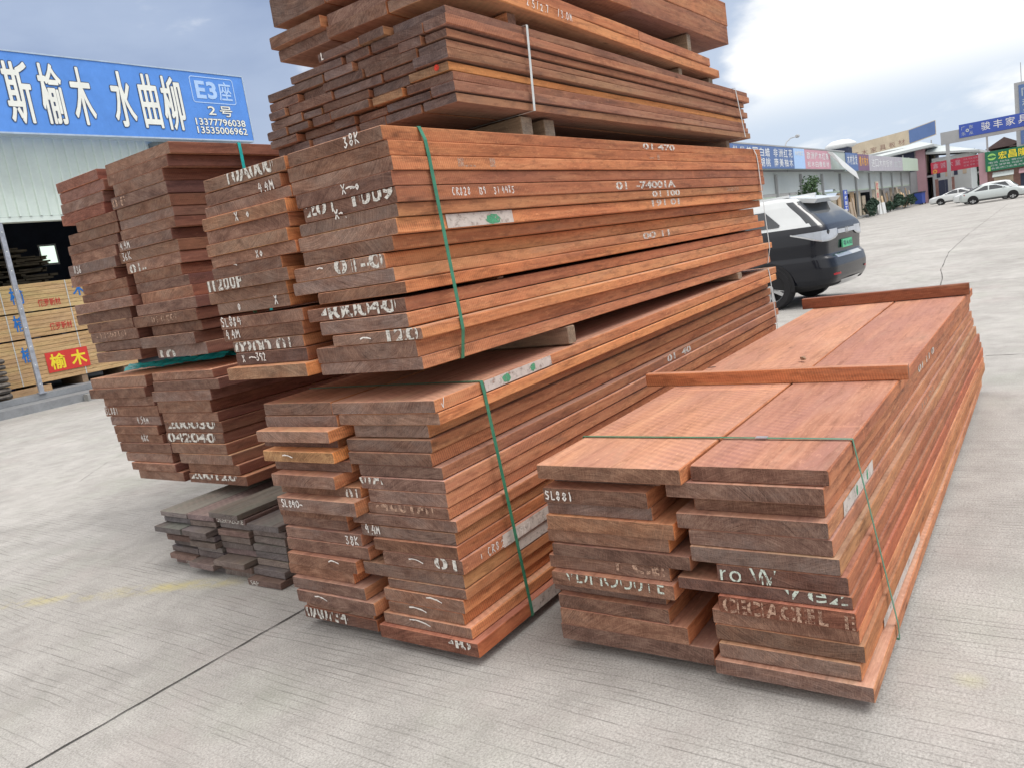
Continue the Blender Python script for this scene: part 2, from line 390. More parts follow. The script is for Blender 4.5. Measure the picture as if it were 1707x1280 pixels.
M_SIGNEDGE = paint('sign_frame', (0.40, 0.50, 0.62), 0.5, var=0.15)
M_BLUE = paint('blue_sheet', (0.012, 0.06, 0.42), 0.5, var=0.25)
M_RED = paint('red_label', (0.62, 0.045, 0.035), 0.6, var=0.10)
M_REDTXT = paint('red_print', (0.50, 0.035, 0.03), 0.7, var=0.15)
M_BLUETXT = paint('blue_print', (0.015, 0.16, 0.50), 0.7, var=0.15)
M_YELLOW = paint('yellow_print', (0.82, 0.66, 0.035), 0.6, var=0.06)
M_BARK = paint('bark', (0.13, 0.115, 0.10), 0.95, var=0.6, scale=14)
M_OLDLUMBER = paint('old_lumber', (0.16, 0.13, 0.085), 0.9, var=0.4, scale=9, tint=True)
M_FAR_WALL = paint('far_wall_panel', (0.50, 0.55, 0.55), 0.7, var=0.07, scale=0.4)
M_FAR_FASCIA = paint('far_fascia', (0.40, 0.46, 0.44), 0.7, var=0.10, scale=0.6)
M_FAR_GREY = paint('far_sign_grey', (0.42, 0.41, 0.45), 0.7, var=0.18, scale=1.2)
M_FAR_PALE = paint('far_sign_pale_green', (0.46, 0.56, 0.46), 0.7, var=0.06, scale=0.6)
M_FAR_BLUE = paint('far_sign_blue', (0.10, 0.17, 0.36), 0.6, var=0.10, scale=0.8)
M_FAR_BLUE2 = paint('far_sign_royal_blue', (0.05, 0.10, 0.42), 0.6, var=0.08, scale=0.5)
M_FAR_PURP = paint('far_sign_purple', (0.20, 0.12, 0.20), 0.6, var=0.10, scale=0.8)
M_FAR_PINK = paint('far_sign_pink', (0.55, 0.30, 0.36), 0.6, var=0.12, scale=0.8)
M_FAR_RED = paint('far_sign_red', (0.52, 0.05, 0.09), 0.6, var=0.12, scale=0.5)
M_FAR_GREEN = paint('far_sign_green', (0.015, 0.145, 0.075), 0.6, var=0.10, scale=0.5)
M_FAR_ORANGE = paint('far_sign_orange', (0.72, 0.38, 0.06), 0.6, var=0.05)
M_LIME = paint('far_sign_lime', (0.32, 0.62, 0.16), 0.6, var=0.05)
M_PINKCOL = paint('pink_column_paint', (0.42, 0.26, 0.29), 0.8, var=0.10, scale=1)
M_FAR_NAVY = paint('far_navy', (0.035, 0.045, 0.085), 0.6, var=0.12, scale=0.5)
M_GREYCONC = paint('far_concrete', (0.36, 0.37, 0.38), 0.85, var=0.12, scale=0.5)
M_BRICK = paint('far_brick', (0.26, 0.15, 0.13), 0.9, var=0.25, scale=2)
M_ROOF = paint('far_roof_tile', (0.17, 0.12, 0.115), 0.9, var=0.2, scale=2)
M_CREAM = paint('cream_panel', (0.52, 0.44, 0.33), 0.7, var=0.15, scale=1, tint=True)
M_WHITE = paint('white_paint', (0.72, 0.74, 0.74), 0.5, var=0.05)
M_BLACKCAR = paint('black_car_paint', (0.006, 0.008, 0.014), 0.25, var=0.05, spec=0.35, coat=0.25)
M_WHITECAR = paint('white_car_paint', (0.66, 0.69, 0.70), 0.18, var=0.03, spec=0.5, coat=0.8)
M_SILVER = paint('silver_car_paint', (0.52, 0.57, 0.57), 0.25, metal=0.25, var=0.03, coat=0.7)
M_GLASS = paint('dark_car_glass', (0.020, 0.026, 0.034), 0.05, var=0.1, spec=0.9)
M_TYRE = paint('tyre_rubber', (0.018, 0.018, 0.02), 0.85, var=0.2)
M_RIM = paint('alloy_rim', (0.50, 0.51, 0.52), 0.3, metal=0.8, var=0.1)
M_CHROME = paint('chrome_trim', (0.62, 0.64, 0.66), 0.18, metal=0.9, var=0.05)
M_LAMP = paint('clear_lamp_lens', (0.42, 0.46, 0.52), 0.08, var=0.15, spec=0.9)
M_REDLENS = paint('red_lens', (0.35, 0.012, 0.02), 0.2, var=0.1)
M_PLATE = paint('green_plate', (0.10, 0.46, 0.24), 0.5, var=0.3, scale=9)
M_TRUNK = paint('tree_bark', (0.10, 0.08, 0.06), 0.95, var=0.3)


def leafmat(name, a, b):
    m, nt = mat(name)
    v, oi = objvec(nt)
    n = noise(nt, v, 3.0, 4)
    col = ramp(nt, n, [(0.35, a), (0.65, b)])
    bb = finish(nt, col, 0.7, spec=0.25)
    return m


M_LEAF = leafmat('leaf_green', (0.035, 0.075, 0.030), (0.085, 0.15, 0.065))
M_LEAFD = leafmat('leaf_dark_green', (0.018, 0.045, 0.030), (0.05, 0.09, 0.06))

# ------------------------------------------------------------------ helpers
R = random.Random(7)


def link(name, me, m, parent=None):
    o = bpy.data.objects.new(name, me)
    COL.objects.link(o)
    for x in (m if isinstance(m, (list, tuple)) else [m]):
        me.materials.append(x)
    if parent is not None:
        o.parent = parent
    return o


def obj(name, bm, m, parent=None, smooth=False):
    me = bpy.data.meshes.new(name)
    bmesh.ops.recalc_face_normals(bm, faces=bm.faces)
    bm.to_mesh(me)
    bm.free()
    if smooth:
        me.polygons.foreach_set('use_smooth', [True] * len(me.polygons))
    return link(name, me, m, parent)


def tag(o, label, cat, group=None):
    o['label'] = label
    o['category'] = cat
    if group:
        o['group'] = group
    return o


def kind(o, k='structure'):
    o['kind'] = k
    return o


def thing(name, label, cat, loc=(0, 0, 0), rz=0.0, group=None):
    o = bpy.data.objects.new(name, None)
    o.empty_display_size = 0.2
    COL.objects.link(o)
    o.location = loc
    o.rotation_euler = (0, 0, rz)
    return tag(o, label, cat, group)


def box(bm, x0, x1, y0, y1, z0, z1, mi=0):
    v = [bm.verts.new(p) for p in ((x0, y0, z0), (x1, y0, z0), (x1, y1, z0), (x0, y1, z0), (x0, y0, z1), (x1, y0, z1), (x1, y1, z1), (x0, y1, z1))]
    for q in ((3, 2, 1, 0), (4, 5, 6, 7), (0, 1, 5, 4), (1, 2, 6, 5), (2, 3, 7, 6), (3, 0, 4, 7)):
        bm.faces.new([v[i] for i in q]).material_index = mi


def quad(bm, pts, mi=0):
    f = bm.faces.new([bm.verts.new(p) for p in pts])
    f.material_index = mi
    return f


def tube(bm, pts, r, seg=8, cap=True):
    pts = [Vector(p) for p in pts]
    rings = []
    for i, p in enumerate(pts):
        d = (pts[min(i + 1, len(pts) - 1)] - pts[max(i - 1, 0)]).normalized()
        a = d.cross(Vector((0, 0, 1)))
        if a.length < 1e-3:
            a = d.cross(Vector((1, 0, 0)))
        a.normalize()
        b = d.cross(a)
        rr = r[i] if isinstance(r, (list, tuple)) else r
        rings.append([bm.verts.new(p + (a * math.cos(t) + b * math.sin(t)) * rr) for t in [2 * math.pi * k / seg for k in range(seg)]])
    for i in range(len(rings) - 1):
        for k in range(seg):
            bm.faces.new((rings[i][k], rings[i][(k + 1) % seg], rings[i + 1][(k + 1) % seg], rings[i + 1][k]))
    if cap:
        bm.faces.new(rings[0][::-1])
        bm.faces.new(rings[-1])


def lathe(bm, prof, axis_o, axis_d, seg=24, mi=0):
    d = Vector(axis_d).normalized()
    a = d.cross(Vector((0, 0, 1)))
    if a.length < 1e-3:
        a = d.cross(Vector((1, 0, 0)))
    a.normalize()
    b = d.cross(a)
    o = Vector(axis_o)
    rings = [[bm.verts.new(o + d * t + (a * math.cos(2 * math.pi * k / seg) + b * math.sin(2 * math.pi * k / seg)) * r) for k in range(seg)] for r, t in prof]
    for i in range(len(rings) - 1):
        for k in range(seg):
            bm.faces.new((rings[i][k], rings[i][(k + 1) % seg], rings[i + 1][(k + 1) % seg], rings[i + 1][k])).material_index = mi
    return rings


# ---- writing
_tcache = {}


def text2d(body, offset=0.0):
    key = (body, offset)
    if key in _tcache:
        return _tcache[key]
    cu = bpy.data.curves.new('lettering', 'FONT')
    cu.body = body
    cu.size = 1.0
    cu.offset = offset
    cu.resolution_u = 3
    o = bpy.data.objects.new('lettering', cu)
    COL.objects.link(o)
    dg = bpy.context.evaluated_depsgraph_get()
    me = bpy.data.meshes.new_from_object(o.evaluated_get(dg))
    vs = [(v.co.x, v.co.y) for v in me.vertices]
    fs = [tuple(p.vertices) for p in me.polygons]
    bpy.data.meshes.remove(me)
    bpy.data.objects.remove(o)
    bpy.data.curves.remove(cu)
    if not vs:
        vs, fs = [(0, 0), (1, 0), (1, 1)], [(0, 1, 2)]
    xs = [v[0] for v in vs]
    ys = [v[1] for v in vs]
    r = (vs, fs, min(xs), max(xs), min(ys), max(ys))
    _tcache[key] = r
    return r


def put_text(bm, body, org, u, v, w, h, offset=0.0, ref_offset=None, clip=None, stencil=None, mi=0, keep=False):
    """Fit body into a box of width w and height h with its lower left corner at org; u, v are unit vectors."""
    vs, fs, x0, x1, y0, y1 = text2d(body, offset)
    if ref_offset is not None:
        _, _, x0, x1, y0, y1 = text2d(body, ref_offset)
    sx = w / (x1 - x0)
    sy = h / (y1 - y0)
    if keep:
        sx = sy = min(sx, sy)
    org, u, v = Vector(org), Vector(u), Vector(v)
    b2 = bmesh.new()
    vv = [b2.verts.new(((p[0] - x0) * sx, (p[1] - y0) * sy, 0)) for p in vs]
    for f in fs:
        try:
            b2.faces.new([vv[i] for i in f])
        except ValueError:
            pass
    if clip:                       # keep only a <= local height <= b
        for co, no in (((0, clip[0], 0), (0, -1, 0)), ((0, clip[1], 0), (0, 1, 0))):
            bmesh.ops.bisect_plane(b2, geom=b2.verts[:] + b2.edges[:] + b2.faces[:], plane_co=co, plane_no=no, clear_outer=True)
    if stencil:                    # bridges of a cut stencil
        for cx, hw in stencil:
            for s in (-1, 1):
                bmesh.ops.bisect_plane(b2, geom=b2.verts[:] + b2.edges[:] + b2.faces[:], plane_co=(cx + s * hw, 0, 0), plane_no=(1, 0, 0))
            dele = [f for f in b2.faces if abs(f.calc_center_median().x - cx) < hw]
            bmesh.ops.delete(b2, geom=dele, context='FACES')
    m = {}
    for p in b2.verts:
        m[p] = bm.verts.new(org + u * p.co.x + v * p.co.y)
    for f in b2.faces:
        bm.faces.new([m[p] for p in f.verts]).material_index = mi
    b2.free()


# hand-drawn characters for chalk, strokes in a unit box
CH = {
    '0': [[(.5, 1), (.15, .75), (.1, .35), (.4, 0), (.8, .25), (.85, .7), (.5, 1)]], '1': [[(.45, 1), (.55, .5), (.5, 0)]],
    '2': [[(.1, .75), (.4, 1), (.8, .75), (.55, .4), (.1, .03), (.9, .06)]], '3': [[(.12, .95), (.75, .95), (.4, .58), (.82, .3), (.45, 0), (.1, .15)]],
    '4': [[(.45, 1), (.1, .42), (.9, .45)], [(.68, .8), (.66, 0)]], '5': [[(.85, 1), (.25, .97), (.2, .58), (.7, .55), (.75, .15), (.15, 0)]],
    '6': [[(.7, 1), (.2, .5), (.25, .05), (.75, .1), (.7, .42), (.25, .38)]], '7': [[(.1, .95), (.85, .97), (.4, 0)]],
    '8': [[(.75, .85), (.4, 1), (.25, .72), (.75, .3), (.45, 0), (.15, .25), (.7, .7), (.75, .85)]], '9': [[(.78, .8), (.35, 1), (.15, .68), (.6, .5), (.8, .85), (.62, 0)]],
    'S': [[(.85, .88), (.35, 1), (.2, .7), (.75, .4), (.6, .03), (.1, .12)]], 'L': [[(.25, 1), (.2, .05), (.85, .08)]], 'M': [[(.08, 0), (.2, 1), (.5, .35), (.8, 1), (.95, 0)]],
    'K': [[(.2, 1), (.18, 0)], [(.85, .95), (.2, .45), (.9, .02)]], 'C': [[(.85, .88), (.4, 1), (.12, .5), (.4, .02), (.85, .15)]], 'R': [[(.15, 0), (.2, 1), (.8, .8), (.25, .5), (.9, 0)]],
    'X': [[(.1, 1), (.9, 0)], [(.85, 1), (.15, 0)]], '.': [[(.4, .0), (.55, .06)]], '/': [[(.8, 1.05), (.2, -.05)]], '-': [[(.0, .45), (.5, .52), (1.0, .4)]],
    '~': [[(.0, .45), (.7, .6), (1.5, .55), (2.4, .4)]], 'o': [[(.5, .7), (.2, .4), (.5, .1), (.75, .4), (.5, .7)]], '#': [[(.3, 1), (.2, 0)], [(.75, 1), (.65, 0)], [(.05, .65), (.95, .7)]],
    'v': [[(.1, .55), (.4, .0), (.9, 1.1)]], ' ': [], '_': [[(.0, .40), (1.0, .48), (2.4, .36), (3.4, .12)]],
}


def chalk(bm, s, org, u, v, h, wid=0.0056, adv=0.72, seed=1):
    rr = random.Random(seed * 13 + len(s))
    org, u, v = Vector(org), Vector(u), Vector(v)
    x = 0.0
    for c in s:
        cw = h * 0.62 * rr.uniform(.85, 1.15)
        ch = h * rr.uniform(.88, 1.08)
        dy = h * rr.uniform(-.06, .06)
        for st in CH[c]:
            pts = []
            for i in range(len(st) - 1):       # subdivide a little so that the line curves and wavers
                for t in (0, .33, .66):
                    a, b = st[i], st[i + 1]
                    pts.append((a[0] + (b[0] - a[0]) * t + rr.uniform(-.02, .02), a[1] + (b[1] - a[1]) * t + rr.uniform(-.02, .02)))
            pts.append(st[-1])
            P = [org + u * (x + p[0] * cw) + v * (dy + p[1] * ch) for p in pts]
            L, Rr = [], []
            for i, p in enumerate(P):
                d = (P[min(i + 1, len(P) - 1)] - P[max(i - 1, 0)]).normalized()
                n = u * (-d.dot(v)) + v * d.dot(u)
                w = wid * .5 * rr.uniform(.6, 1.25)
                L.append(bm.verts.new(p + n * w))
                Rr.append(bm.verts.new(p - n * w))
            for i in range(len(P) - 1):
                bm.faces.new((L[i], L[i + 1], Rr[i + 1], Rr[i]))
        x += h * adv * (0.45 if c in '.1' else 1.0)
    return x


ORD = ['top', 'second', 'third', 'fourth', 'fifth', 'sixth', 'seventh', 'eighth', 'ninth', 'tenth', 'eleventh', 'twelfth', 'thirteenth', 'fourteenth', 'fifteenth',
       'sixteenth', 'seventeenth', 'eighteenth', 'nineteenth', 'twentieth']


def board(name, x0, x1, y0, y1, z0, z1, mats, dz0=0.0, dz1=0.0, seed=0, n=12, cham=0.0023, skew=0.004, warp=0.0015, yfar=0.0):
    """A sawn board along X as one mesh: end z0..z1 shifted by dz0 (near, x0) and dz1 (far, x1)."""
    rr = random.Random(seed)
    cx, cy, cz = (x0 + x1) / 2, (y0 + y1) / 2, (z0 + z1) / 2
    hy, hz = (y1 - y0) / 2, (z1 - z0) / 2
    bm = bmesh.new()
    rings = []
    ph1, ph2 = rr.uniform(0, 6), rr.uniform(0, 6)
    k1, k2 = rr.uniform(.6, 1.6), rr.uniform(.6, 1.6)
    c = [cham * rr.uniform(.6, 1.8) for _ in range(4)]
    sk = rr.uniform(-skew, skew), rr.uniform(-skew, skew)
    gap = rr.choice([.0005, .0008, .0012, .0022])
    ts = [0.0, .004 / (x1 - x0)] + [i / (n - 1) for i in range(1, n - 1)] + [1 - .004 / (x1 - x0), 1.0]
    n = len(ts)
    for i, t in enumerate(ts):
        x = x0 + (x1 - x0) * t
        dz = dz0 + (dz1 - dz0) * t
        ya = y0 + yfar * t + warp * (1 + math.sin(ph1 + k1 * 6 * t))
        yb = y1 + yfar * t - warp * (1 + math.sin(ph2 + k2 * 6 * t))
        za = z0 + dz + .0004
        zb = z1 + dz - gap - warp * .8 * (1 + math.sin(ph2 + k1 * 7 * t))
        e = rr.uniform(.0010, .0024) if i in (0, n - 1) else 0       # ends are worn round
        c = [cham * rr.uniform(.5, 2.2) for _ in range(4)] if i not in (1, n - 1) else c
        pts = [(ya + c[0] + e, za + e), (yb - c[1] - e, za + e), (yb - e, za + c[1] + e), (yb - e, zb - c[2] - e), (yb - c[2] - e, zb - e), (ya + c[3] + e, zb - e), (ya + e, zb - c[3] - e), (ya + e, za + c[0] + e)]
        ring = []
        for (y, z) in pts:
            dx = 0
            if i in (0, 1, n - 2, n - 1):
                dx = sk[0] * (y - cy) / hy + (rr.uniform(-.0008, .0008) if i in (0, n - 1) else 0)
            ring.append(bm.verts.new((x + dx - cx, y - cy, z - cz)))
        rings.append(ring)
    mi8 = (2, 0, 0, 0, 2, 0, 0, 0)
    for i in range(n - 1):
        for k in range(8):
            f = bm.faces.new((rings[i][k], rings[i][(k + 1) % 8], rings[i + 1][(k + 1) % 8], rings[i + 1][k]))
            f.material_index = mi8[k]
    bm.faces.new(rings[0][::-1]).material_index = 1
    bm.faces.new(rings[-1]).material_index = 1
    o = obj(name, bm, list(mats))
    o.location = (cx, cy, cz)
    return o


def batten(name, label, x, y0, y1, z0, z1, w, group, mats=None, seed=0, tint=(1, 1, 1, 1), rz=0.0):
    """A stick lying across a pile (along Y)."""
    L = y1 - y0
    o = board(name, 0, L, 0, w, 0, z1 - z0, mats or (M_BATTEN, M_BATTEN_END, M_BATTEN), seed=seed, n=5, cham=.003, skew=.003)
    o.location = (x + w / 2, (y0 + y1) / 2, (z0 + z1) / 2)
    o.rotation_euler = (0, 0, math.radians(-90) + rz)
    o.color = tint
    return tag(o, label, 'batten', group)

# ------------------------------------------------------------------ the yard
bm = bmesh.new()
quad(bm, [(-60, -160, 0), (420, -160, 0), (420, 260, 0), (-60, 260, 0)])
kind(obj('ground', bm, M_CONC))


def joint(pts, w, seed):
    """A saw joint or crack in the slabs: a thin filled strip of uneven width."""
    rr = random.Random(seed)
    bm = bmesh.new()
    P = []
    for a, b in zip(pts[:-1], pts[1:]):
        a, b = Vector(a), Vector(b)
        k = max(2, int((b - a).length / 0.08))
        k = min(k, 160)
        P += [a.lerp(b, i / k) for i in range(k)]
    P.append(Vector(pts[-1]))
    L = []
    for i, p in enumerate(P):
        d = (P[min(i + 1, len(P) - 1)] - P[max(i - 1, 0)]).normalized()
        n = Vector((-d.y, d.x, 0))
        off = n * (rr.uniform(-.003, .003) + .004 * math.sin(i * .21))
        ww = w * .5 * rr.uniform(.35, 1.15) * (1 + .7 * max(0, math.sin(i * .13 + seed)) * math.sin(i * .41))
        L.append((bm.verts.new(p + off + n * ww), bm.verts.new(p + off - n * ww)))
    for a, b in zip(L[:-1], L[1:]):
        bm.faces.new((a[0], a[1], b[1], b[0]))
    for v in bm.verts:
        v.co.z = .004
    kind(obj('slab_joint', bm, M_JOINT))


joint([(-1, 3.13, 0), (1.0, 3.11, 0), (2.2, 3.10, 0), (4.5, 3.10, 0), (13, 3.1, 0)], .011, 1)
joint([(14.4, 1.75, 0), (15.6, 1.86, 0), (17.5, 2.1, 0), (22, 2.45, 0), (30, 2.7, 0), (60, 3.2, 0)], .014, 2)
joint([(8.1, -14, 0), (8.12, 0.3, 0), (8.12, 0.66, 0)], .012, 3)
joint([(14.48, -20, 0), (14.5, 1.2, 0), (14.5, 15.9, 0)], .014, 4)
joint([(3.55, 8.1, 0), (4.1, 8.65, 0), (4.9, 9.3, 0)], .004, 5)

# ------------------------------------------------------------------ sawn planks, pile by pile
PLANKS = {
 ('ML','left'): [(2.497,2.948,1.006,1.061,2.120), (2.473,2.952,0.955,1.006,2.120), (2.460,2.942,0.904,0.955,2.050), (2.515,3.013,0.860,0.904,2.140), (2.485,2.954,0.810,0.860,2.070), (2.448,2.953,0.758,0.810,2.120), (2.498,2.919,0.699,0.758,2.070), (2.406,2.931,0.651,0.699,2.120), (2.393,2.900,0.588,0.651,2.060), (2.528,2.979,0.538,0.588,2.120), (2.547,2.993,0.488,0.538,2.130), (2.469,2.971,0.433,0.488,2.120), (2.432,2.978,0.373,0.433,2.120), (2.498,2.964,0.312,0.373,2.100), (2.550,2.992,0.256,0.312,2.120), (2.472,2.952,0.201,0.256,2.090), (2.417,2.926,0.140,0.201,2.080), (2.479,2.930,0.098,0.140,2.120), (2.471,2.952,0.040,0.098,2.120)],
 ('ML','right'): [(1.920,2.491,1.010,1.061,2.120), (1.918,2.469,0.961,1.010,2.120), (1.994,2.406,0.907,0.961,2.140), (1.980,2.454,0.852,0.907,2.130), (1.987,2.444,0.798,0.852,2.120), (1.945,2.402,0.749,0.798,2.120), (1.934,2.402,0.696,0.749,2.120), (1.940,2.369,0.638,0.696,2.120), (1.949,2.389,0.590,0.638,2.120), (1.915,2.502,0.537,0.590,2.120), (1.938,2.465,0.484,0.537,2.120), (1.933,2.389,0.430,0.484,2.120), (1.924,2.358,0.368,0.430,2.120), (1.932,2.494,0.309,0.368,2.120), (1.933,2.362,0.262,0.309,2.120), (1.950,2.396,0.203,0.262,2.120), (1.968,2.385,0.152,0.203,2.120), (1.931,2.413,0.102,0.152,2.120), (1.896,2.432,0.040,0.102,2.100)],
 ('MU','left'): [(2.486,3.037,1.998,2.053,2.120), (2.530,3.049,1.942,1.998,2.120), (2.483,3.070,1.895,1.942,2.120), (2.501,3.079,1.839,1.895,2.100), (2.523,3.086,1.782,1.839,2.120), (2.531,3.085,1.729,1.782,2.100), (2.508,3.088,1.680,1.729,2.120), (2.625,3.113,1.629,1.680,2.120), (2.569,3.129,1.576,1.629,2.100), (2.612,3.169,1.523,1.576,2.120), (2.624,3.127,1.472,1.523,2.120), (2.551,3.129,1.405,1.458,2.120), (2.568,3.130,1.349,1.405,2.120), (2.591,3.078,1.297,1.349,2.120), (2.567,3.058,1.239,1.297,2.120), (2.526,3.074,1.182,1.239,2.070)],
 ('MU','right'): [(1.948,2.466,2.000,2.053,2.120), (1.931,2.482,1.944,2.000,2.120), (1.930,2.477,1.892,1.944,2.120), (1.938,2.461,1.839,1.892,2.120), (1.935,2.439,1.781,1.839,2.120), (1.943,2.487,1.731,1.781,2.120), (1.956,2.504,1.672,1.731,2.120), (1.990,2.493,1.617,1.672,2.120), (2.041,2.565,1.558,1.617,2.120), (2.012,2.586,1.506,1.558,2.120), (1.967,2.452,1.459,1.506,2.120), (1.982,2.535,1.392,1.445,2.120), (1.979,2.473,1.334,1.392,2.120), (1.919,2.407,1.286,1.334,2.120), (1.958,2.522,1.222,1.286,2.120), (1.945,2.515,1.173,1.222,2.120)],
 ('RR','left'): [(1.057,1.631,0.715,0.773,2.275), (1.180,1.623,0.677,0.715,2.375), (1.200,1.629,0.617,0.677,2.295), (1.196,1.635,0.565,0.617,2.325), (1.118,1.643,0.505,0.565,2.305), (1.151,1.657,0.450,0.505,2.325), (1.082,1.644,0.396,0.450,2.325), (1.165,1.669,0.343,0.396,2.325), (1.143,1.650,0.287,0.343,2.305), (1.204,1.684,0.238,0.287,2.355), (1.186,1.655,0.180,0.238,2.325), (1.122,1.654,0.113,0.180,2.325), (1.036,1.661,0.047,0.113,2.325)],
 ('RR','right'): [(0.604,1.053,0.716,0.773,2.325), (0.623,1.142,0.657,0.716,2.325), (0.632,1.060,0.605,0.657,2.355), (0.620,1.114,0.549,0.605,2.325), (0.613,1.081,0.491,0.549,2.325), (0.593,1.078,0.434,0.491,2.325), (0.577,0.994,0.375,0.434,2.325), (0.564,1.139,0.328,0.375,2.325), (0.559,0.994,0.265,0.328,2.305), (0.556,1.030,0.212,0.265,2.325), (0.549,1.028,0.152,0.212,2.325), (0.559,1.018,0.095,0.152,2.325), (0.527,1.032,0.040,0.095,2.305)],
 ('LU','left'): [(4.951,5.505,2.403,2.470,2.720), (4.918,5.506,2.332,2.403,2.720), (4.948,5.512,2.262,2.332,2.720), (4.957,5.536,2.192,2.262,2.720), (4.843,5.365,2.126,2.192,2.720), (4.861,5.517,2.059,2.126,2.720), (4.900,5.564,1.992,2.059,2.720), (4.954,5.542,1.923,1.992,2.720), (4.937,5.556,1.852,1.923,2.690), (5.017,5.611,1.782,1.852,2.720), (4.902,5.479,1.718,1.782,2.720), (4.905,5.521,1.662,1.718,2.720), (4.825,5.570,1.592,1.662,2.680), (4.946,5.660,1.520,1.592,2.720), (4.942,5.534,1.455,1.520,2.720), (4.901,5.516,1.383,1.455,2.720), (4.910,5.509,1.319,1.383,2.720), (4.917,5.490,1.245,1.319,2.720)],
 ('LU','right'): [(4.142,4.860,2.403,2.470,2.720), (4.176,4.852,2.337,2.403,2.720), (4.238,4.799,2.265,2.337,2.720), (4.229,4.855,2.192,2.265,2.720), (4.231,4.835,2.120,2.192,2.720), (4.236,4.844,2.061,2.120,2.720), (4.240,4.854,2.000,2.061,2.720), (4.287,4.896,1.934,2.000,2.710), (4.263,4.933,1.863,1.934,2.720), (4.269,4.886,1.792,1.863,2.720), (4.285,4.824,1.723,1.792,2.720), (4.227,4.821,1.658,1.723,2.720), (4.205,4.776,1.590,1.658,2.720), (4.171,4.836,1.521,1.590,2.700), (4.181,4.897,1.448,1.521,2.690), (4.195,4.752,1.384,1.448,2.720), (4.231,4.837,1.313,1.384,2.690), (4.198,4.754,1.240,1.313,2.720)],
 ('LL','left'): [(4.900,5.621,1.072,1.145,2.700), (4.909,5.646,1.004,1.072,2.680), (4.916,5.563,0.936,1.004,2.720), (4.879,5.570,0.866,0.936,2.720), (4.884,5.524,0.802,0.866,2.720), (4.922,5.489,0.740,0.802,2.720), (4.914,5.505,0.678,0.740,2.720), (4.829,5.484,0.609,0.678,2.720), (4.855,5.437,0.542,0.609,2.720), (4.811,5.362,0.486,0.542,2.720), (4.757,5.312,0.420,0.486,2.720)],
 ('LL','right'): [(4.185,4.866,1.095,1.150,2.720), (4.136,4.862,1.030,1.095,2.720), (4.241,4.905,0.961,1.030,2.720), (4.279,4.875,0.885,0.961,2.720), (4.236,4.859,0.824,0.885,2.720), (4.219,4.862,0.753,0.824,2.720), (4.227,4.866,0.686,0.753,2.720), (4.207,4.814,0.618,0.686,2.720), (4.173,4.741,0.550,0.618,2.720), (4.137,4.689,0.485,0.550,2.720), (4.082,4.700,0.420,0.485,2.720)],
}

BUNDLE = {
    'ML': ('lower bundle of the tall middle pile', 'planks of the lower middle bundle'),
    'MU': ('upper bundle of the tall middle pile', 'planks of the upper middle bundle'),
    'RR': ('low pile on the right', 'planks of the low right pile'),
    'LU': ('upper bundle of the left rear pile', 'planks of the upper left bundle'),
    'LL': ('lower bundle of the left rear pile', 'planks of the lower left bundle'),
}
FAR = {'ML': 6.35, 'MU': 6.33, 'RR': 6.70, 'LU': 7.1, 'LL': 7.1}
RISE = {'ML': (0.0, 0.073), 'MU': (0.0, 0.0), 'RR': (0.0, 0.018), 'LU': (0, 0), 'LL': (0, 0)}


def looks(t):
    lum = t[0] * .5 + t[1] * .4 + t[2] * .1
    if lum > 1.10:
        return 'pale brown'
    if lum < .84:
        return 'dark brown'
    if t[0] / max(t[2], .01) > 1.22:
        return 'orange brown'
    return 'reddish brown'


TINT = {  # boards that stand out in the pile
    ('ML', 'left', 4): (1.75, 1.75, 1.2), ('ML', 'left', 2): (1.30, 1.22, 1.15), ('ML', 'left', 3): (.72, .72, .75), ('ML', 'left', 18): (.70, .62, .62),
    ('RR', 'left', 0): (1.12, 1.10, 1.02), ('RR', 'left', 4): (1.28, 1.15, .95), ('RR', 'left', 5): (1.15, 1.02, .9), ('RR', 'right', 7): (.66, .58, .60), ('RR', 'right', 6): (.72, .64, .66),
    ('RR', 'right', 8): (.95, .72, .66), ('RR', 'right', 0): (.92, .86, .86), ('LU', 'left', 0): (1.05, .82, .80), ('LU', 'left', 1): (1.0, .8, .8), ('LU', 'left', 3): (1.05, .78, .76),
    ('MU', 'left', 15): (1.35, 1.28, 1.05), ('MU', 'left', 3): (1.25, 1.18, 1.0), ('MU', 'right', 3): (.74, .72, .76), ('MU', 'right', 4): (.78, .76, .78), ('MU', 'left', 14): (.60, .58, .62),
    ('MU', 'right', 11): (.85, .8, .8), ('MU', 'left', 5): (1.2, 1.12, .98), ('ML', 'right', 18): (.95, .75, .7), ('LL', 'right', 5): (.8, .75, .72), ('LL', 'right', 10): (.85, .72, .66),
}
PL = {}


def rnd_tint(rr):
    b = rr.uniform(.76, 1.20)
    w = rr.uniform(-.08, .08)
    return (b * (1 + w), b, b * (1 - w * 1.2))


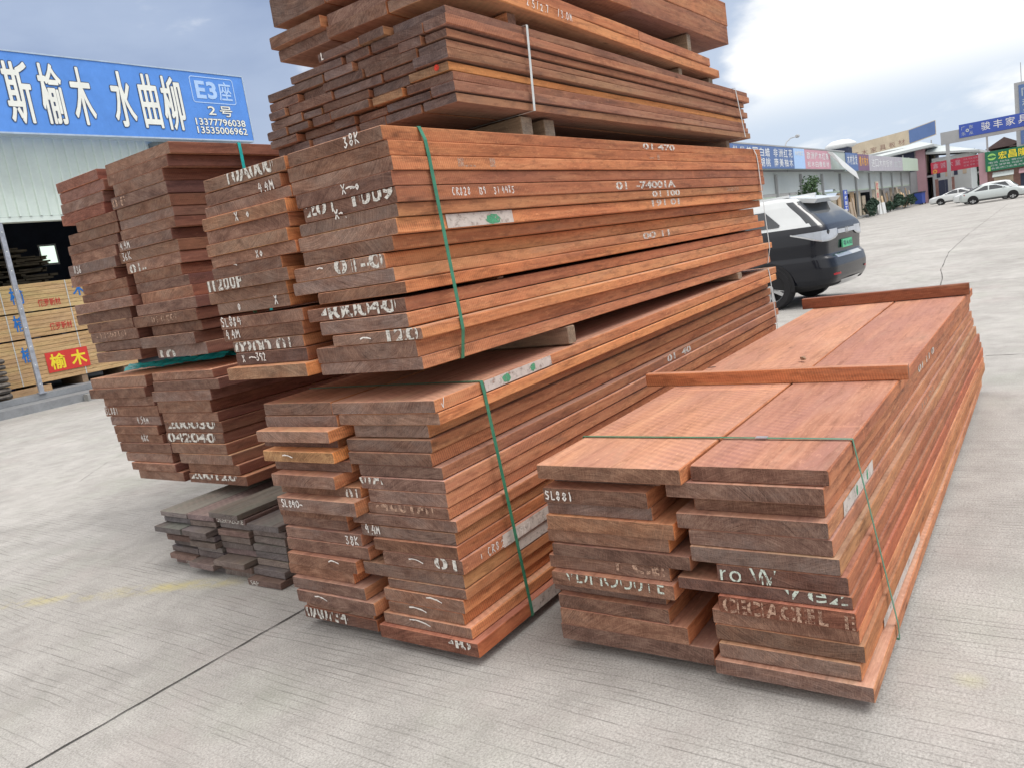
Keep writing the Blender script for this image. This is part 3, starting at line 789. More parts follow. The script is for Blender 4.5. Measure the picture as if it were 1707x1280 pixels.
for (pile, colm), rows in PLANKS.items():
    for i, (y0, y1, z0, z1, x0) in enumerate(rows):
        rr = random.Random(hash((len(pile), ord(pile[0]), ord(pile[1]), len(colm), i)) & 0xffff)
        t = TINT.get((pile, colm, i)) or rnd_tint(rr)
        near = x0 + rr.uniform(-.006, .006)
        far = FAR[pile] + rr.uniform(-.03, .03)
        if pile in ('LU', 'LL'):
            near = x0 + rr.uniform(-.01, .01)
        k = z1 / 1.05
        y0 += rr.uniform(-.002, .004)
        y1 -= rr.uniform(0, .002)
        dz0, dz1 = RISE[pile]
        o = board('plank', near, far, y0, y1, z0, z1, (M_SIDE_DARK if pile in ('LU', 'LL') else M_SIDE, M_END, M_FACE), dz0, dz1 * (k if pile == 'ML' else z1 / .75), seed=i * 31 + ord(pile[0]) * 7 + ord(pile[1]) + len(colm) * 3,
                  skew=.0015, yfar={('RR', 12): .055, ('RR', 11): .016, ('RR', 10): .010}.get((pile, i), 0))
        o.color = (t[0], t[1], t[2], 1)
        bundle, grp = BUNDLE[pile]
        PL[(pile, colm, i)] = (o, near, y0, y1, z0, z1, (dz1 * (k if pile == 'ML' else z1 / .75)), far)
        pos = ORD[i] + (' plank' if i == 0 else ' plank down')
        if i == len(rows) - 1:
            pos = 'bottom plank'
        tag(o, '%s %s, %s column, %s' % (looks(t), pos, colm, bundle), 'plank', grp)

# chalk and stencil marks: (bundle, column, row, kind, text, left edge 0-1, height of foot 0-1, letter height in m, width in m)
END_MARKS = [
    ('ML', 'left', 8, 'c', 'SL840-', .06, .32, .034, 0), ('ML', 'right', 10, 'c', '4.4M', .06, .25, .036, 0), ('ML', 'left', 11, 'c', '38K', .80, .02, .04, 0),
    ('ML', 'left', 3, 'c', '~', .30, .4, .03, 0), ('ML', 'left', 4, 'c', '_', .30, .35, .03, 0), ('ML', 'left', 13, 'c', '~', .62, .35, .05, 0), ('ML', 'right', 12, 'c', '_', .35, .40, .04, 0),
    ('ML', 'right', 15, 'c', '_', .55, .45, .04, 0), ('ML', 'right', 16, 'c', '_', .3, .4, .04, 0), ('ML', 'right', 17, 'c', '_', .32, .4, .05, 0), ('ML', 'left', 16, 'c', '_', .25, .45, .04, 0),
    ('ML', 'left', 18, 's', '0A0734', .02, .10, .066, .30), ('ML', 'right', 6, 's', '01A', .0, .42, .055, .14), ('ML', 'left', 7, 's', '01', .82, -.4, .060, .075), ('ML', 'right', 8, 'f', '-4001A1', .10, .3, .055, .34),
    ('ML', 'right', 12, 's', '01', .66, .22, .050, .12), ('ML', 'right', 18, 's', '40', .72, .42, .045, .12),
    ('MU', 'right', 0, 'c', '38K', .62, .22, .040, 0), ('MU', 'left', 0, 's', 'Y0A000', .24, .12, .072, .36), ('MU', 'left', 1, 'c', '4.4M', .72, -.05, .040, 0), ('MU', 'left', 3, 'c', 'X  o', .42, .2, .036, 0),
    ('MU', 'right', 3, 'c', 'X~-o', .50, .25, .034, 0), ('MU', 'right', 4, 's', '201  1009', .02, .30, .055, .50), ('MU', 'right', 4, 'c', 'X-.', .34, -.2, .036, 0), ('MU', 'left', 6, 'c', 'Xo', .55, .2, .034, 0),
    ('MU', 'left', 7, 'c', '_', .28, .8, .03, 0), ('MU', 'right', 8, 's', '01-0', .46, .10, .060, .28), ('MU', 'right', 8, 'c', '-', .28, .4, .05, 0), ('MU', 'left', 8, 's', 'I1200P', .01, .05, .058, .27),
    ('MU', 'left', 10, 'c', '0', .30, .2, .028, 0), ('MU', 'left', 10, 'c', 'X', .80, .25, .040, 0), ('MU', 'left', 11, 'c', 'SL884', .02, .22, .042, 0), ('MU', 'left', 12, 'c', '4.4M', .05, .22, .040, 0),
    ('MU', 'left', 13, 's', '0200 01', .02, -.25, .060, .42), ('MU', 'left', 14, 'c', 'X ~ 392', .10, .25, .034, 0), ('MU', 'right', 11, 's', '400040', .14, .05, .062, .44), ('MU', 'right', 13, 's', '120', .62, -.1, .058, .17),
    ('MU', 'right', 13, 'c', '~', .33, .1, .04, 0),
    ('LU', 'left', 8, 'c', '#36', .12, .2, .045, 0), ('LU', 'right', 7, 'c', '4.4M', .05, .2, .045, 0), ('LU', 'right', 8, 'c', '36K', .05, .2, .050, 0), ('LU', 'right', 9, 's', '01-', .06, -.1, .062, .20),
    ('LU', 'right', 17, 's', '10', .06, -.2, .065, .18), ('LU', 'right', 3, 'f', '0 F', .02, .1, .055, .16), ('LU', 'left', 15, 'f', '-11201J1', .12, .25, .045, .42), ('LU', 'right', 14, 'f', '01 0 001', .3, .25, .04, .3),
    ('LL', 'left', 3, 'c', 'SL881', .02, .2, .048, 0), ('LL', 'left', 4, 'c', '4.54M', .55, .2, .046, 0), ('LL', 'left', 6, 'c', '48K', .55, .2, .046, 0), ('LL', 'right', 5, 's', '200030', .05, .35, .062, .56),
    ('LL', 'right', 6, 's', '042040', .02, .05, .064, .56), ('LL', 'right', 10, 's', '200120', .03, .40, .066, .52),
    ('RR', 'left', 2, 'c', 'SL881', .02, .22, .034, 0), ('RR', 'left', 7, 'f', 'Y CE', .50, .35, .052, .24), ('RR', 'left', 8, 'g', 'VDMOU0TE', .10, .35, .060, .44), ('RR', 'right', 6, 'g', 'ro W', .02, .02, .058, .20),
    ('RR', 'right', 6, 'g', 'l', .36, -.3, .05, .02), ('RR', 'right', 7, 'g', 'Vez', .60, .28, .058, .22), ('RR', 'right', 8, 'f', 'CECIACEEL', .02, .10, .052, .36),
    ('RR', 'right', 8, 'f', 'E', .92, .1, .045, .03),
]
SM = {'s': M_STENCIL, 'f': M_STENCIL_W, 'g': M_STENCIL_G}
for n, (pile, colm, i, k, txt, a, b, h, w) in enumerate(END_MARKS):
    o, x0, y0, y1, z0, z1, dz, far = PL[(pile, colm, i)]
    W_, H_ = y1 - y0, z1 - z0
    bm = bmesh.new()
    org = Vector((x0 - .0032, y1 - a * W_, z0 + b * H_)) - o.location
    u, v = (0, -1, 0), (0, 0, 1)
    if k == 'c':
        chalk(bm, txt, org, u, v, h, seed=n)
        # what would fall beyond the board's face was written on the next board
        c = obj('chalk_writing', bm, M_CHALK, o)
    else:
        ng = len(txt.replace(' ', ''))
        st = [(w * (q + .5) / len(txt), .0052) for q in range(len(txt))]
        put_text(bm, txt, org + Vector((0, -.02 * w, 0)), u, v, w * .94, h, .0 if set(txt) & set('MWVv') else .030, clip=(max(0, -b * H_ + .003), min(h, H_ * (1 - b) - .003)), stencil=st)
        c = obj('stencil_mark', bm, SM[k], o)

# marks on the long edges facing right: x, foot above the board's bottom, height, width
SIDE_MARKS = [
    ('MU', 4, 'c', 'CR828  139  31 44X5', 2.492, .015, .030, 0), ('MU', 0, 's', '01 470', 4.33, .010, .034, .45), ('MU', 4, 's', '01  -74001A', 3.90, .008, .042, .78), ('MU', 5, 's', '01 100', 4.36, .010, .034, .40),
    ('MU', 6, 's', '191 01', 4.37, .016, .038, .40), ('MU', 9, 's', '00 11', 4.32, .004, .038, .38), ('MU', 5, 'f', '3201', 5.62, .018, .026, .24), ('MU', 2, 'f', 'L 1', 2.55, .012, .034, .25),
    ('MU', 1, 'f', '-1', 4.36, .005, .03, .14), ('ML', 12, 'c', 'CR8.2   4937', 2.33, .012, .034, 0), ('ML', 0, 'c', 'v', 2.20, .008, .036, 0), ('ML', 5, 's', '01  40', 4.30, .008, .040, .36),
    ('RR', 1, 's', '01 11 0', 4.25, .012, .036, .55), ('RR', 4, 'f', '10 01', 4.2, .012, .03, .4), ('ML', 12, 'c', '1', 2.28, .02, .02, 0),
]
for n, (pile, i, k, txt, x, b, h, w) in enumerate(SIDE_MARKS):
    x = x * .977
    o, x0, y0, y1, z0, z1, dz, far = PL[(pile, 'right', i)]
    bm = bmesh.new()
    zr = dz * (x - x0) / (far - x0)
    org = Vector((x, y0 - .0006, z0 + zr + b)) - o.location
    if k == 'c':
        chalk(bm, txt, org, (1, 0, 0), (0, 0, 1), h, wid=.0042, adv=.80, seed=n + 50)
        obj('chalk_writing', bm, M_CHALK, o)
    else:
        st = [(w * (q + .5) / len(txt), .003) for q in range(len(txt))]
        put_text(bm, txt, org, (1, 0, 0), (0, 0, 1), w, h, .03, stencil=st)
        obj('stencil_mark', bm, SM[k], o)

# whitewashed stretches with green paint on some long edges: bundle, row, x0, x1, green mark
for pile, i, xa, xb, gm in (('MU', 6, 2.452, 2.915, 'oval'), ('ML', 0, 2.482, 3.0, 'smear'), ('ML', 12, 2.44, 2.80, None), ('ML', 13, 2.56, 2.80, None), ('ML', 18, 2.53, 2.76, None), ('RR', 3, 2.57, 3.05, 'bars'), ('RR', 11, 2.73, 3.55, None)):
    o, x0, y0, y1, z0, z1, dz, far = PL[(pile, 'right', i)]
    xa, xb = xa * .977, xb * .977
    rr = random.Random(i)
    bm = bmesh.new()
    nseg = 14
    zr = dz * (xa - x0) / (far - x0)
    row = []
    for q in range(nseg + 1):
        x = xa + (xb - xa) * q / nseg
        zq = dz * (x - x0) / (far - x0)
        e = rr.uniform(-.004, .004) if q in (0, nseg) else 0
        row.append([bm.verts.new(Vector((x + e, y0 - .0004, z0 + .003 + zq)) - o.location), bm.verts.new(Vector((x - e, y0 - .0004, z1 - .0035 + zq)) - o.location)])
    for p, q in zip(row[:-1], row[1:]):
        bm.faces.new((p[0], q[0], q[1], p[1]))
    pt = obj('whitewash_patch', bm, M_PATCH, o)
    if gm:
        bm = bmesh.new()
        zc, hz = (z0 + z1) / 2, (z1 - z0) * .40
        spots = {'oval': [(xa + .68 * (xb - xa), .055)], 'smear': [(xa + .3 * (xb - xa), .03), (xa + .7 * (xb - xa), .02)], 'bars': [(xa + .42 * (xb - xa), .012), (xa + .78 * (xb - xa), .012)]}[gm]
        for cx, rx in spots:
            vs = []
            for q in range(18):
                an = 2 * math.pi * q / 18
                k = rr.uniform(.8, 1.1)
                vs.append(bm.verts.new(Vector((cx + rx * k * math.cos(an), y0 - .0012, zc + (dz * (cx - x0) / (far - x0)) + hz * .9 * k * math.sin(an) - (.006 if gm == 'oval' else 0))) - o.location))
            bm.faces.new(vs)
        obj('green_paint_mark', bm, M_GREENMARK, o)

# ------------------------------------------------------------------ the weathered grey pile on the ground behind
GREY = []
rr = random.Random(21)
for ci, (ya, yb, ztop, nrow) in enumerate(((4.28, 4.56, .352, 9), (4.015, 4.27, .352, 9), (3.72, 4.005, .392, 10), (3.43, 3.71, .335, 8))):
    th = ztop / nrow
    for i in range(nrow):
        z1 = ztop - th * i
        j0, j1 = rr.uniform(-.008, .012), rr.uniform(-.012, .03 if ci == 0 else .004)
        x0 = 2.42 + rr.uniform(-.01, .01) + rr.choice([0, 0, 0, -.03, .02])
        if i == 0:
            x0 = 2.41
        if (ci, i) in ((1, 2), (3, 7), (2, 7), (0, 2), (1, 7)):
            x0 = 2.35
        if ci == 2 and i == 0:
            x0 = 2.38
        o = board('plank', x0, 5.4 + rr.uniform(-.1, .1), ya + j0 * .3, yb + j1 * .3, z1 - th + .002, z1, (M_GSIDE, M_GEND, M_GFACE), seed=900 + ci * 20 + i, cham=.002, n=6)
        t = rnd_tint(rr)
        if rr.random() < .25:
            t = (t[0] * 1.15, t[1] * .98, t[2] * .96)
        o.color = (t[0], t[1], t[2], 1)
        nm = ['leftmost', 'second', 'third', 'rightmost'][ci]
        tag(o, 'grey weathered plank, %s in the %s column of the grey pile on the ground' % (('bottom' if i == nrow - 1 else ORD[i] + (' down' if i else '')), nm), 'plank', 'planks of the grey ground pile')
        GREY.append((ci, i, o, x0, ya, yb, z1 - th, z1))
for ci, i, txt, w, h, a in ((2, 1, 'OSSERVAZIONE', .25, .026, .05), (0, 8, 'OMAGRA', .12, .022, .4), (3, 7, 'SAP', .07, .026, .08)):
    for (c, k, o, x0, ya, yb, z0, z1) in GREY:
        if c == ci and k == i:
            bm = bmesh.new()
            put_text(bm, txt, Vector((x0 - .004, yb - a * (yb - ya) - .005, z0 + .006)) - o.location, (0, -1, 0), (0, 0, 1), w, h, .01)
            obj('stencil_mark', bm, M_STENCIL, o)

# ------------------------------------------------------------------ thin boards on top of the middle pile
rr = random.Random(5)
NL = 9
lefts = [2.66, 2.86, 3.03, 3.05, 3.03, 3.06, 3.07, 3.06, 3.05]
for i in range(NL):
    zt0, zb0 = 2.528 - i * .0415, 2.528 - (i + 1) * .0415
    zt1, zb1 = 2.452 - i * .0365, 2.452 - (i + 1) * .0365
    y = 1.925 + rr.uniform(-.012, .012) + (.012 if i in (2, 5) else 0)
    k = 0
    while y < lefts[i] - .06:
        wd = rr.choice([.13, .16, .19, .22, .26, .30])
        y2 = y + wd
        if y2 > lefts[i] - .09:
            y2 = lefts[i] + rr.uniform(-.01, .01)
        x0 = 2.555 + rr.uniform(-.006, .008) + rr.choice([0, 0, 0, -.014, .02])
        th = (zt0 - zb0) - rr.choice([.001, .001, .002, .006])
        o = board('plank', x0, 6.07 + rr.uniform(-.05, .05), y + .001, y2 - rr.uniform(.001, .008), zb0, zb0 + th, (M_SIDE, M_END, M_FACE), 0, zb1 - zb0, seed=400 + i * 20 + k, cham=.002, n=8, skew=.003, warp=.003)
        t = rnd_tint(rr)
        t = (t[0] * .66, t[1] * .72, t[2] * .82)
        if (i, k) in ((5, 0), (6, 1)):
            t = (1.15, 1.10, .85)
        o.color = (t[0], t[1], t[2], 1)
        lay = 'top layer' if i == 0 else ('bottom layer' if i == NL - 1 else ORD[i] + ' layer down')
        tag(o, 'thin brown board, %s from the right in the %s of the thin-board bundle' % ('first' if k == 0 else ORD[k], lay), 'plank', 'boards of the thin-board bundle')
        if (i, k) == (0, 2):
            bm = bmesh.new()
            chalk(bm, 'L', Vector((x0 - .003, y2 - .03, zb0 + .006)) - o.location, (0, -1, 0), (0, 0, 1), .028, seed=3)
            obj('chalk_writing', bm, M_CHALK, o)
        if (i, k) == (5, 0):
            bm = bmesh.new()
            vs = [bm.verts.new(Vector((x0 - .0042, y + .06 + .014 * math.cos(q), zb0 + .022 + .012 * math.sin(q))) - o.location) for q in [2 * math.pi * s / 12 for s in range(12)]]
            bm.faces.new(vs)
            obj('red_paint_mark', bm, M_REDMARK, o)
        y = y2
        k += 1

# two layers of thick short boards above them, and the beams at the top
for li, (zn, zf, th, xe) in enumerate(((2.585, 2.513, .052, 5.565), (2.637, 2.565, .055, 5.386))):
    for half, (xa, xb) in enumerate(((2.62, 4.297), (4.303, xe))):
        for k in range(3):
            ya = 1.925 + k * .37 + rr.uniform(-.004, .004)
            fn = lambda x: (zf - zn) * (x - 3.16) / (5.565 - 3.16)
            o = board('plank', xa + (rr.uniform(0, .05) if half == 0 else 0), xb + (rr.uniform(-.02, .0) if half else 0), ya, ya + .366, zn, zn + th, (M_SIDE, M_END, M_FACE), fn(xa), fn(xb), seed=700 + li * 20 + half * 5 + k, n=7)
            t = rnd_tint(rr)
            o.color = (t[0], t[1], t[2], 1)
            tag(o, '%s short thick board, %s third, %s layer under the highest beams' % ('nearer' if half == 0 else 'farther', ['right', 'middle', 'left'][k], ['lower', 'upper'][li]), 'plank', 'short thick boards near the top')
            if li == 0 and half == 0 and k == 0:
                bm = bmesh.new()
                chalk(bm, '2.5/2.7  /3.0M', Vector((3.15, ya - .002, zn + .010)) - o.location, (1, 0, 0), (0, 0, 1), .033, wid=.005, adv=1.0, seed=77)
                obj('chalk_writing', bm, M_CHALK, o)
                o.children[0].rotation_euler = (0, math.radians(1.7), 0)
for li, (zn, th) in enumerate(((2.762, .125), (2.888, .16))):
    for half, (xa, xb) in enumerate(((2.675, 4.247), (4.253, 5.80))):
        for k in range(3):
            ya = 1.925 + k * .372
            o = board('beam', xa, xb + (.02 * li if half else 0), ya, ya + .368, zn, zn + th, (M_SIDE, M_END, M_FACE), seed=760 + li * 20 + half * 5 + k, n=7, warp=.001)
            t = rnd_tint(rr)
            t = (t[0] * .80, t[1] * .84, t[2] * .90)
            o.color = (t[0], t[1], t[2], 1)
            tag(o, '%s thick brown beam, %s third, %s layer at the very top' % ('nearer' if half == 0 else 'farther', ['right', 'middle', 'left'][k], ['lower', 'upper'][li]), 'beam', 'thick beams at the very top')

# ------------------------------------------------------------------ sticks between the bundles
GB = 'sticks between the bundles'
batten('batten', 'brown stick lying across the low right pile near its middle', 3.556, .572, 1.788, .775, .843, .05, 'sticks across the low right pile', (M_SIDE, M_END, M_FACE), 1, (1.05, 1.0, .95, 1), math.radians(-1.3))
batten('batten', 'dark brown stick lying across the far end of the low right pile', 6.214, .586, 1.70, .790, .872, .06, 'sticks across the low right pile', (M_SIDE, M_END, M_FACE), 2, (.55, .50, .55, 1), math.radians(3))
batten('batten', 'pale stick end showing between the two bundles of the middle pile, nearer one', 3.13, 1.94, 2.95, 1.084, 1.170, .075, GB, None, 3)
batten('batten', 'grey stick end showing between the two bundles of the middle pile, farther one', 5.53, 1.94, 2.95, 1.124, 1.174, .075, GB, None, 4)
batten('batten', 'thin spacer in the dark slot of the upper middle bundle, nearer one', 2.735, 2.0, 3.0, 1.4455, 1.4580, .04, GB, (M_SIDE, M_END, M_FACE), 5)
batten('batten', 'thin spacer in the dark slot of the upper middle bundle, farther one', 5.94, 2.0, 3.0, 1.4455, 1.4580, .04, GB, None, 6)
batten('batten', 'pale grey block under the thin-board bundle, nearer of the two side by side', 3.07, 1.99, 3.0, 2.0535, 2.142, .10, GB, None, 7, (1.1, 1.1, 1.1, 1))
batten('batten', 'grey notched block under the thin-board bundle, farther of the two side by side', 3.27, 1.99, 3.0, 2.0535, 2.138, .09, GB, None, 8)
batten('batten', 'small grey stick under the far end of the thin-board bundle', 5.72, 1.99, 3.0, 2.0535, 2.113, .06, GB, None, 9)
batten('batten', 'brown stick on top of the thin-board bundle at its near end', 3.07, 1.98, 2.6, 2.518, 2.582, .07, GB, (M_SIDE, M_END, M_FACE), 10)
batten('batten', 'grey stick on top of the thin-board bundle, second from the far end', 4.91, 1.96, 2.9, 2.478, 2.528, .05, GB, None, 11)
batten('batten', 'grey stick on top of the thin-board bundle at its far end', 5.42, 1.96, 2.9, 2.466, 2.512, .07, GB, None, 12)
batten('batten', 'stick hidden under the highest beams at the near end', 2.85, 1.96, 3.0, 2.700, 2.760, .07, GB, None, 13)
batten('batten', 'stick hidden under the highest beams at the far end', 5.1, 1.96, 3.0, 2.634, 2.760, .07, GB, None, 14)
batten('batten', 'stick between the two bundles of the left rear pile, nearer one', 3.45, 4.25, 5.55, 1.151, 1.238, .08, GB, None, 15)
batten('batten', 'stick between the two bundles of the left rear pile, farther one', 6.2, 4.25, 5.55, 1.151, 1.238, .08, GB, None, 16)
batten('batten', 'dark stick on top of the grey ground pile, nearer one', 2.95, 3.5, 5.4, .392, .418, .08, GB, None, 17, (.6, .6, .6, 1))
batten('batten', 'dark stick on top of the grey ground pile, farther one', 4.9, 3.5, 5.4, .392, .418, .08, GB, None, 18, (.6, .6, .6, 1))


for nm, x, ya, yb in (('nearer end of the middle pile', 2.75, 2.0, 2.9), ('farther end of the middle pile', 5.6, 2.0, 2.9), ('nearer end of the low right pile', 3.0, .62, 1.6), ('farther end of the low right pile', 5.7, .62, 1.6)):
    batten('bearer', 'hidden dark bearer on the concrete under the ' + nm, x, ya, yb, .001, .036, .09, 'bearers under the piles', None, int(x * 9), (.5, .5, .5, 1))


batten('bearer', 'thick timber block under the far part of the left rear pile, behind the grey pile', 5.65, 4.3, 5.45, .001, .418, .30, 'bearers under the piles', None, 61, (.6, .6, .6, 1))

# ------------------------------------------------------------------ plastic bands round the bundles
def hull(pts):
    pts = sorted(set(pts))
    def half(ps):
        h = []
        for p in ps:
            while len(h) >= 2 and (h[-1][0] - h[-2][0]) * (p[1] - h[-2][1]) - (h[-1][1] - h[-2][1]) * (p[0] - h[-2][0]) <= 0:
                h.pop()
            h.append(p)
        return h
    a, b = half(pts), half(pts[::-1])
    return a[:-1] + b[:-1]


def band(label, pile, x, m, lean=0.0, w=.016, extra=None):
    pts = []
    if extra:
        pts = extra
    else:
        for (p, c, i), (o, x0, y0, y1, z0, z1, dz, far) in PL.items():
            if p == pile:
                zr = dz * (x - x0) / (far - x0)
                pts += [(y0, z0 + zr), (y1, z0 + zr), (y0, z1 + zr), (y1, z1 + zr)]
    H = hull([(round(a, 4), round(b, 4)) for a, b in pts])
    cy = sum(p[0] for p in H) / len(H)
    cz = sum(p[1] for p in H) / len(H)
    zt = max(p[1] for p in H)
    bm = bmesh.new()
    ring = []
    for (y, z) in H:
        d = Vector((0, y - cy, z - cz)).normalized()
        o1, o2 = d * .0016, d * .0030
        xx = x + lean * (zt - z)
        ring.append([bm.verts.new((xx + s * w / 2, y + o.y, max(.001, z + o.z))) for s, o in ((-1, o1), (1, o1), (1, o2), (-1, o2))])
    n = len(ring)
    for i in range(n):
        a, b = ring[i], ring[(i + 1) % n]
        for k in range(4):
            bm.faces.new((a[k], a[(k + 1) % 4], b[(k + 1) % 4], b[k]))
    o = obj('strap', bm, m)
    return tag(o, label, 'strap', 'plastic straps round the bundles')


band('green plastic strap near the front of the upper middle bundle', 'MU', 2.318, M_BAND, .035, .019)
band('thin pale strap near the far end of the upper middle bundle', 'MU', 6.185, M_BANDW, .08, .016)
band('green plastic strap near the front of the lower middle bundle', 'ML', 2.405, M_BAND, .06, .019)
band('grey strap near the far end of the lower middle bundle', 'ML', 6.165, M_BANDW, .09, .016)
band('green strap across the top of the low right pile', 'RR', 2.643, M_BAND, .10, .014)
TB = [(1.915, 2.528), (3.05, 2.52), (1.913, 2.155), (3.08, 2.155)]
band('pale grey strap near the front of the thin-board bundle', 'T', 3.11, M_BANDW, -.1, .016, [(1.912, 2.513), (3.05, 2.51), (1.912, 2.146), (3.08, 2.146)])
band('thin pale strap near the far end of the thin-board bundle', 'T', 5.79, M_BANDW, .35, .014, [(1.912, 2.460), (3.05, 2.46), (1.912, 2.124), (3.08, 2.124)])
band('teal strap on top of the upper bundle in the left rear pile', 'LU', 3.2, M_FILM, .02, .022)

for o in [q for q in bpy.data.objects if q.name.startswith('strap')]:
    if 'low right pile' in o['label']:
        bm = bmesh.new()
        box(bm, 2.632, 2.654, .885, .925, .7772, .7802)
        obj('crimp_seal', bm, M_STEEL, o)
    elif 'upper middle bundle' in o['label'] and 'front' in o['label']:
        bm = bmesh.new()
        box(bm, 2.304, 2.334, 2.25, 2.29, 2.0565, 2.060)
        obj('crimp_seal', bm, M_STEEL, o)

# crumpled teal film lying on the lower left bundle
rr = random.Random(3)
bm = bmesh.new()
NX, NY = 10, 34
g = []
for i in range(NX):
    for j in range(NY):
        a, b = i / (NX - 1), j / (NY - 1)
        x = 2.93 + .30 * b + .16 * (a - .5) * (0.6 + .6 * math.sin(b * 3.1))
        y = 5.50 - .78 * b
        z = 1.152 + .020 * abs(math.sin(b * 7 + a * 9)) * (0.4 + .6 * math.sin(math.pi * a)) + .022 * math.sin(math.pi * a) + rr.uniform(0, .008)
        g.append(bm.verts.new((x, y, z)))
for i in range(NX - 1):
    for j in range(NY - 1):
        bm.faces.new((g[i * NY + j], g[i * NY + j + 1], g[(i + 1) * NY + j + 1], g[(i + 1) * NY + j]))
o = obj('plastic_film', bm, M_FILM)
tag(o, 'crumpled strip of teal plastic film on top of the lower left bundle', 'plastic film')

# splinters and litter
def chip(name, label, cat, loc, l, w, h, m, seed, rz=0):
    rr = random.Random(seed)
    bm = bmesh.new()
    n = 9
    rings = []
    for i in range(n):
        t = i / (n - 1)
        s = math.sin(math.pi * min(.97, max(.03, t))) ** .5
        rings.append([bm.verts.new((l * (t - .5), w * s * c * rr.uniform(.6, 1) * .5, h * .5 + h * s * d * .5)) for c, d in ((-1, -.9), (1, -.9), (.8, .8), (-.7, 1))])
    for a, b in zip(rings[:-1], rings[1:]):
        for k in range(4):
            bm.faces.new((a[k], a[(k + 1) % 4], b[(k + 1) % 4], b[k]))
    bm.faces.new(rings[0][::-1])
    bm.faces.new(rings[-1])
    o = obj(name, bm, m)
    o.location = loc
    o.rotation_euler = (0, 0, rz)
    return tag(o, label, cat)


chip('splinter', 'curled wood splinter on top of the low right pile beside its seam', 'splinter', (4.055, 1.133, .787), .06, .022, .018, M_BATTEN, 4, .7)
chip('splinter', 'thin dark splinter on top of the low right pile at its left', 'splinter', (3.957, 1.583, .787), .045, .008, .005, M_JOINT, 5, 1.9)
chip('twig', 'short dark twig lying on the concrete in front of the middle pile', 'twig', (1.355, 1.88, .004), .085, .008, .007, M_JOINT, 6, .35)

# ------------------------------------------------------------------ kerb and pavement along the shops
bm = bmesh.new()
rr = random.Random(2)
x = 3.0
while x < 122:
    L = 1.15 if x < 20 else 6.0
    if not (x < 20 and rr.random() < .25):
        box(bm, x, x + L - .02, 16.1, 16.28, 0, .14)
    x += L
kind(obj('kerb', bm, M_KERB))
bm = bmesh.new()
box(bm, 2.0, 124, 16.30, 30, 0, .16)
kind(obj('pavement', bm, M_PAVE))

# ------------------------------------------------------------------ warehouse at the left
t = thing('warehouse', 'open-fronted warehouse of white ribbed sheet above a dark opening, under the blue shop sign', 'building', (4, 17.2, 0))


def part(name, bm, m, root, smooth=False):
    off = root.location
    for v in bm.verts:
        v.co -= off
    return obj(name, bm, m, root, smooth)


bm = bmesh.new()          # ribbed sheet: trapezoid ribs every 0.2 m
pts = []
x = 3.0
while x < 10.62:
    pts += [(x, 0), (x + .145, 0), (x + .155, -.045), (x + .190, -.045)]
    x += .2
pts.append((x, 0))
lo, hi = [], []
for (px_, dy) in pts:
    lo.append(bm.verts.new((px_, 17.0 + dy, 3.80)))
    hi.append(bm.verts.new((px_, 17.0 + dy, 5.55)))
for i in range(len(pts) - 1):
    bm.faces.new((lo[i], lo[i + 1], hi[i + 1], hi[i]))
part('wall', bm, M_WALLW, t)
bm = bmesh.new()
box(bm, 3.0, 10.65, 16.985, 17.2, 3.70, 3.795)
part('sill_rail', bm, M_WALLW, t)
bm = bmesh.new()
box(bm, 3.0, 13.05, 17.03, 25, 5.56, 5.70)
part('roof', bm, M_SOFFIT, t)
bm = bmesh.new()
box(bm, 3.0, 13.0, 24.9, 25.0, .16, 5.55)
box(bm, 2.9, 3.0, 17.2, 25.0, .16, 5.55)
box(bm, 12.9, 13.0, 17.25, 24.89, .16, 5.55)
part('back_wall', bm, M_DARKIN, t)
bm = bmesh.new()
box(bm, 10.66, 12.98, 16.62, 17.01, 5.20, 5.30)
for q in range(5):
    box(bm, 10.7 + q * .55, 10.78 + q * .55, 16.65, 16.75, 5.10, 5.195)
part('soffit', bm, M_SOFFIT, t)
bm = bmesh.new()
box(bm, 3.0, 13, 17.0, 25, .165, .28)
part('floor', bm, M_PAVE, t)

t = thing('steel_post', 'slanting-looking grey perforated steel post in front of the pine bundles', 'post', (7.17, 17.0, .28))
bm = bmesh.new()
for (a, b, c, d) in ((-.045, .045, .0, .012), (-.045, -.033, .012, .06), (.033, .045, .012, .06)):
    box(bm, a, b, c, d, 0, 3.42)
obj('channel', bm, M_STEEL, t)
bm = bmesh.new()
for q in range(9):
    lathe(bm, [(.001, -.004), (.012, -.004), (.012, .0)], (0, 0, .2 + q * .38), (0, 1, 0), 8)
obj('bolt_hole', bm, M_SIGNWHITE, t)
bm = bmesh.new()
box(bm, -.07, .07, -.03, .09, 0, .03)
obj('foot_plate', bm, M_STEEL, t)

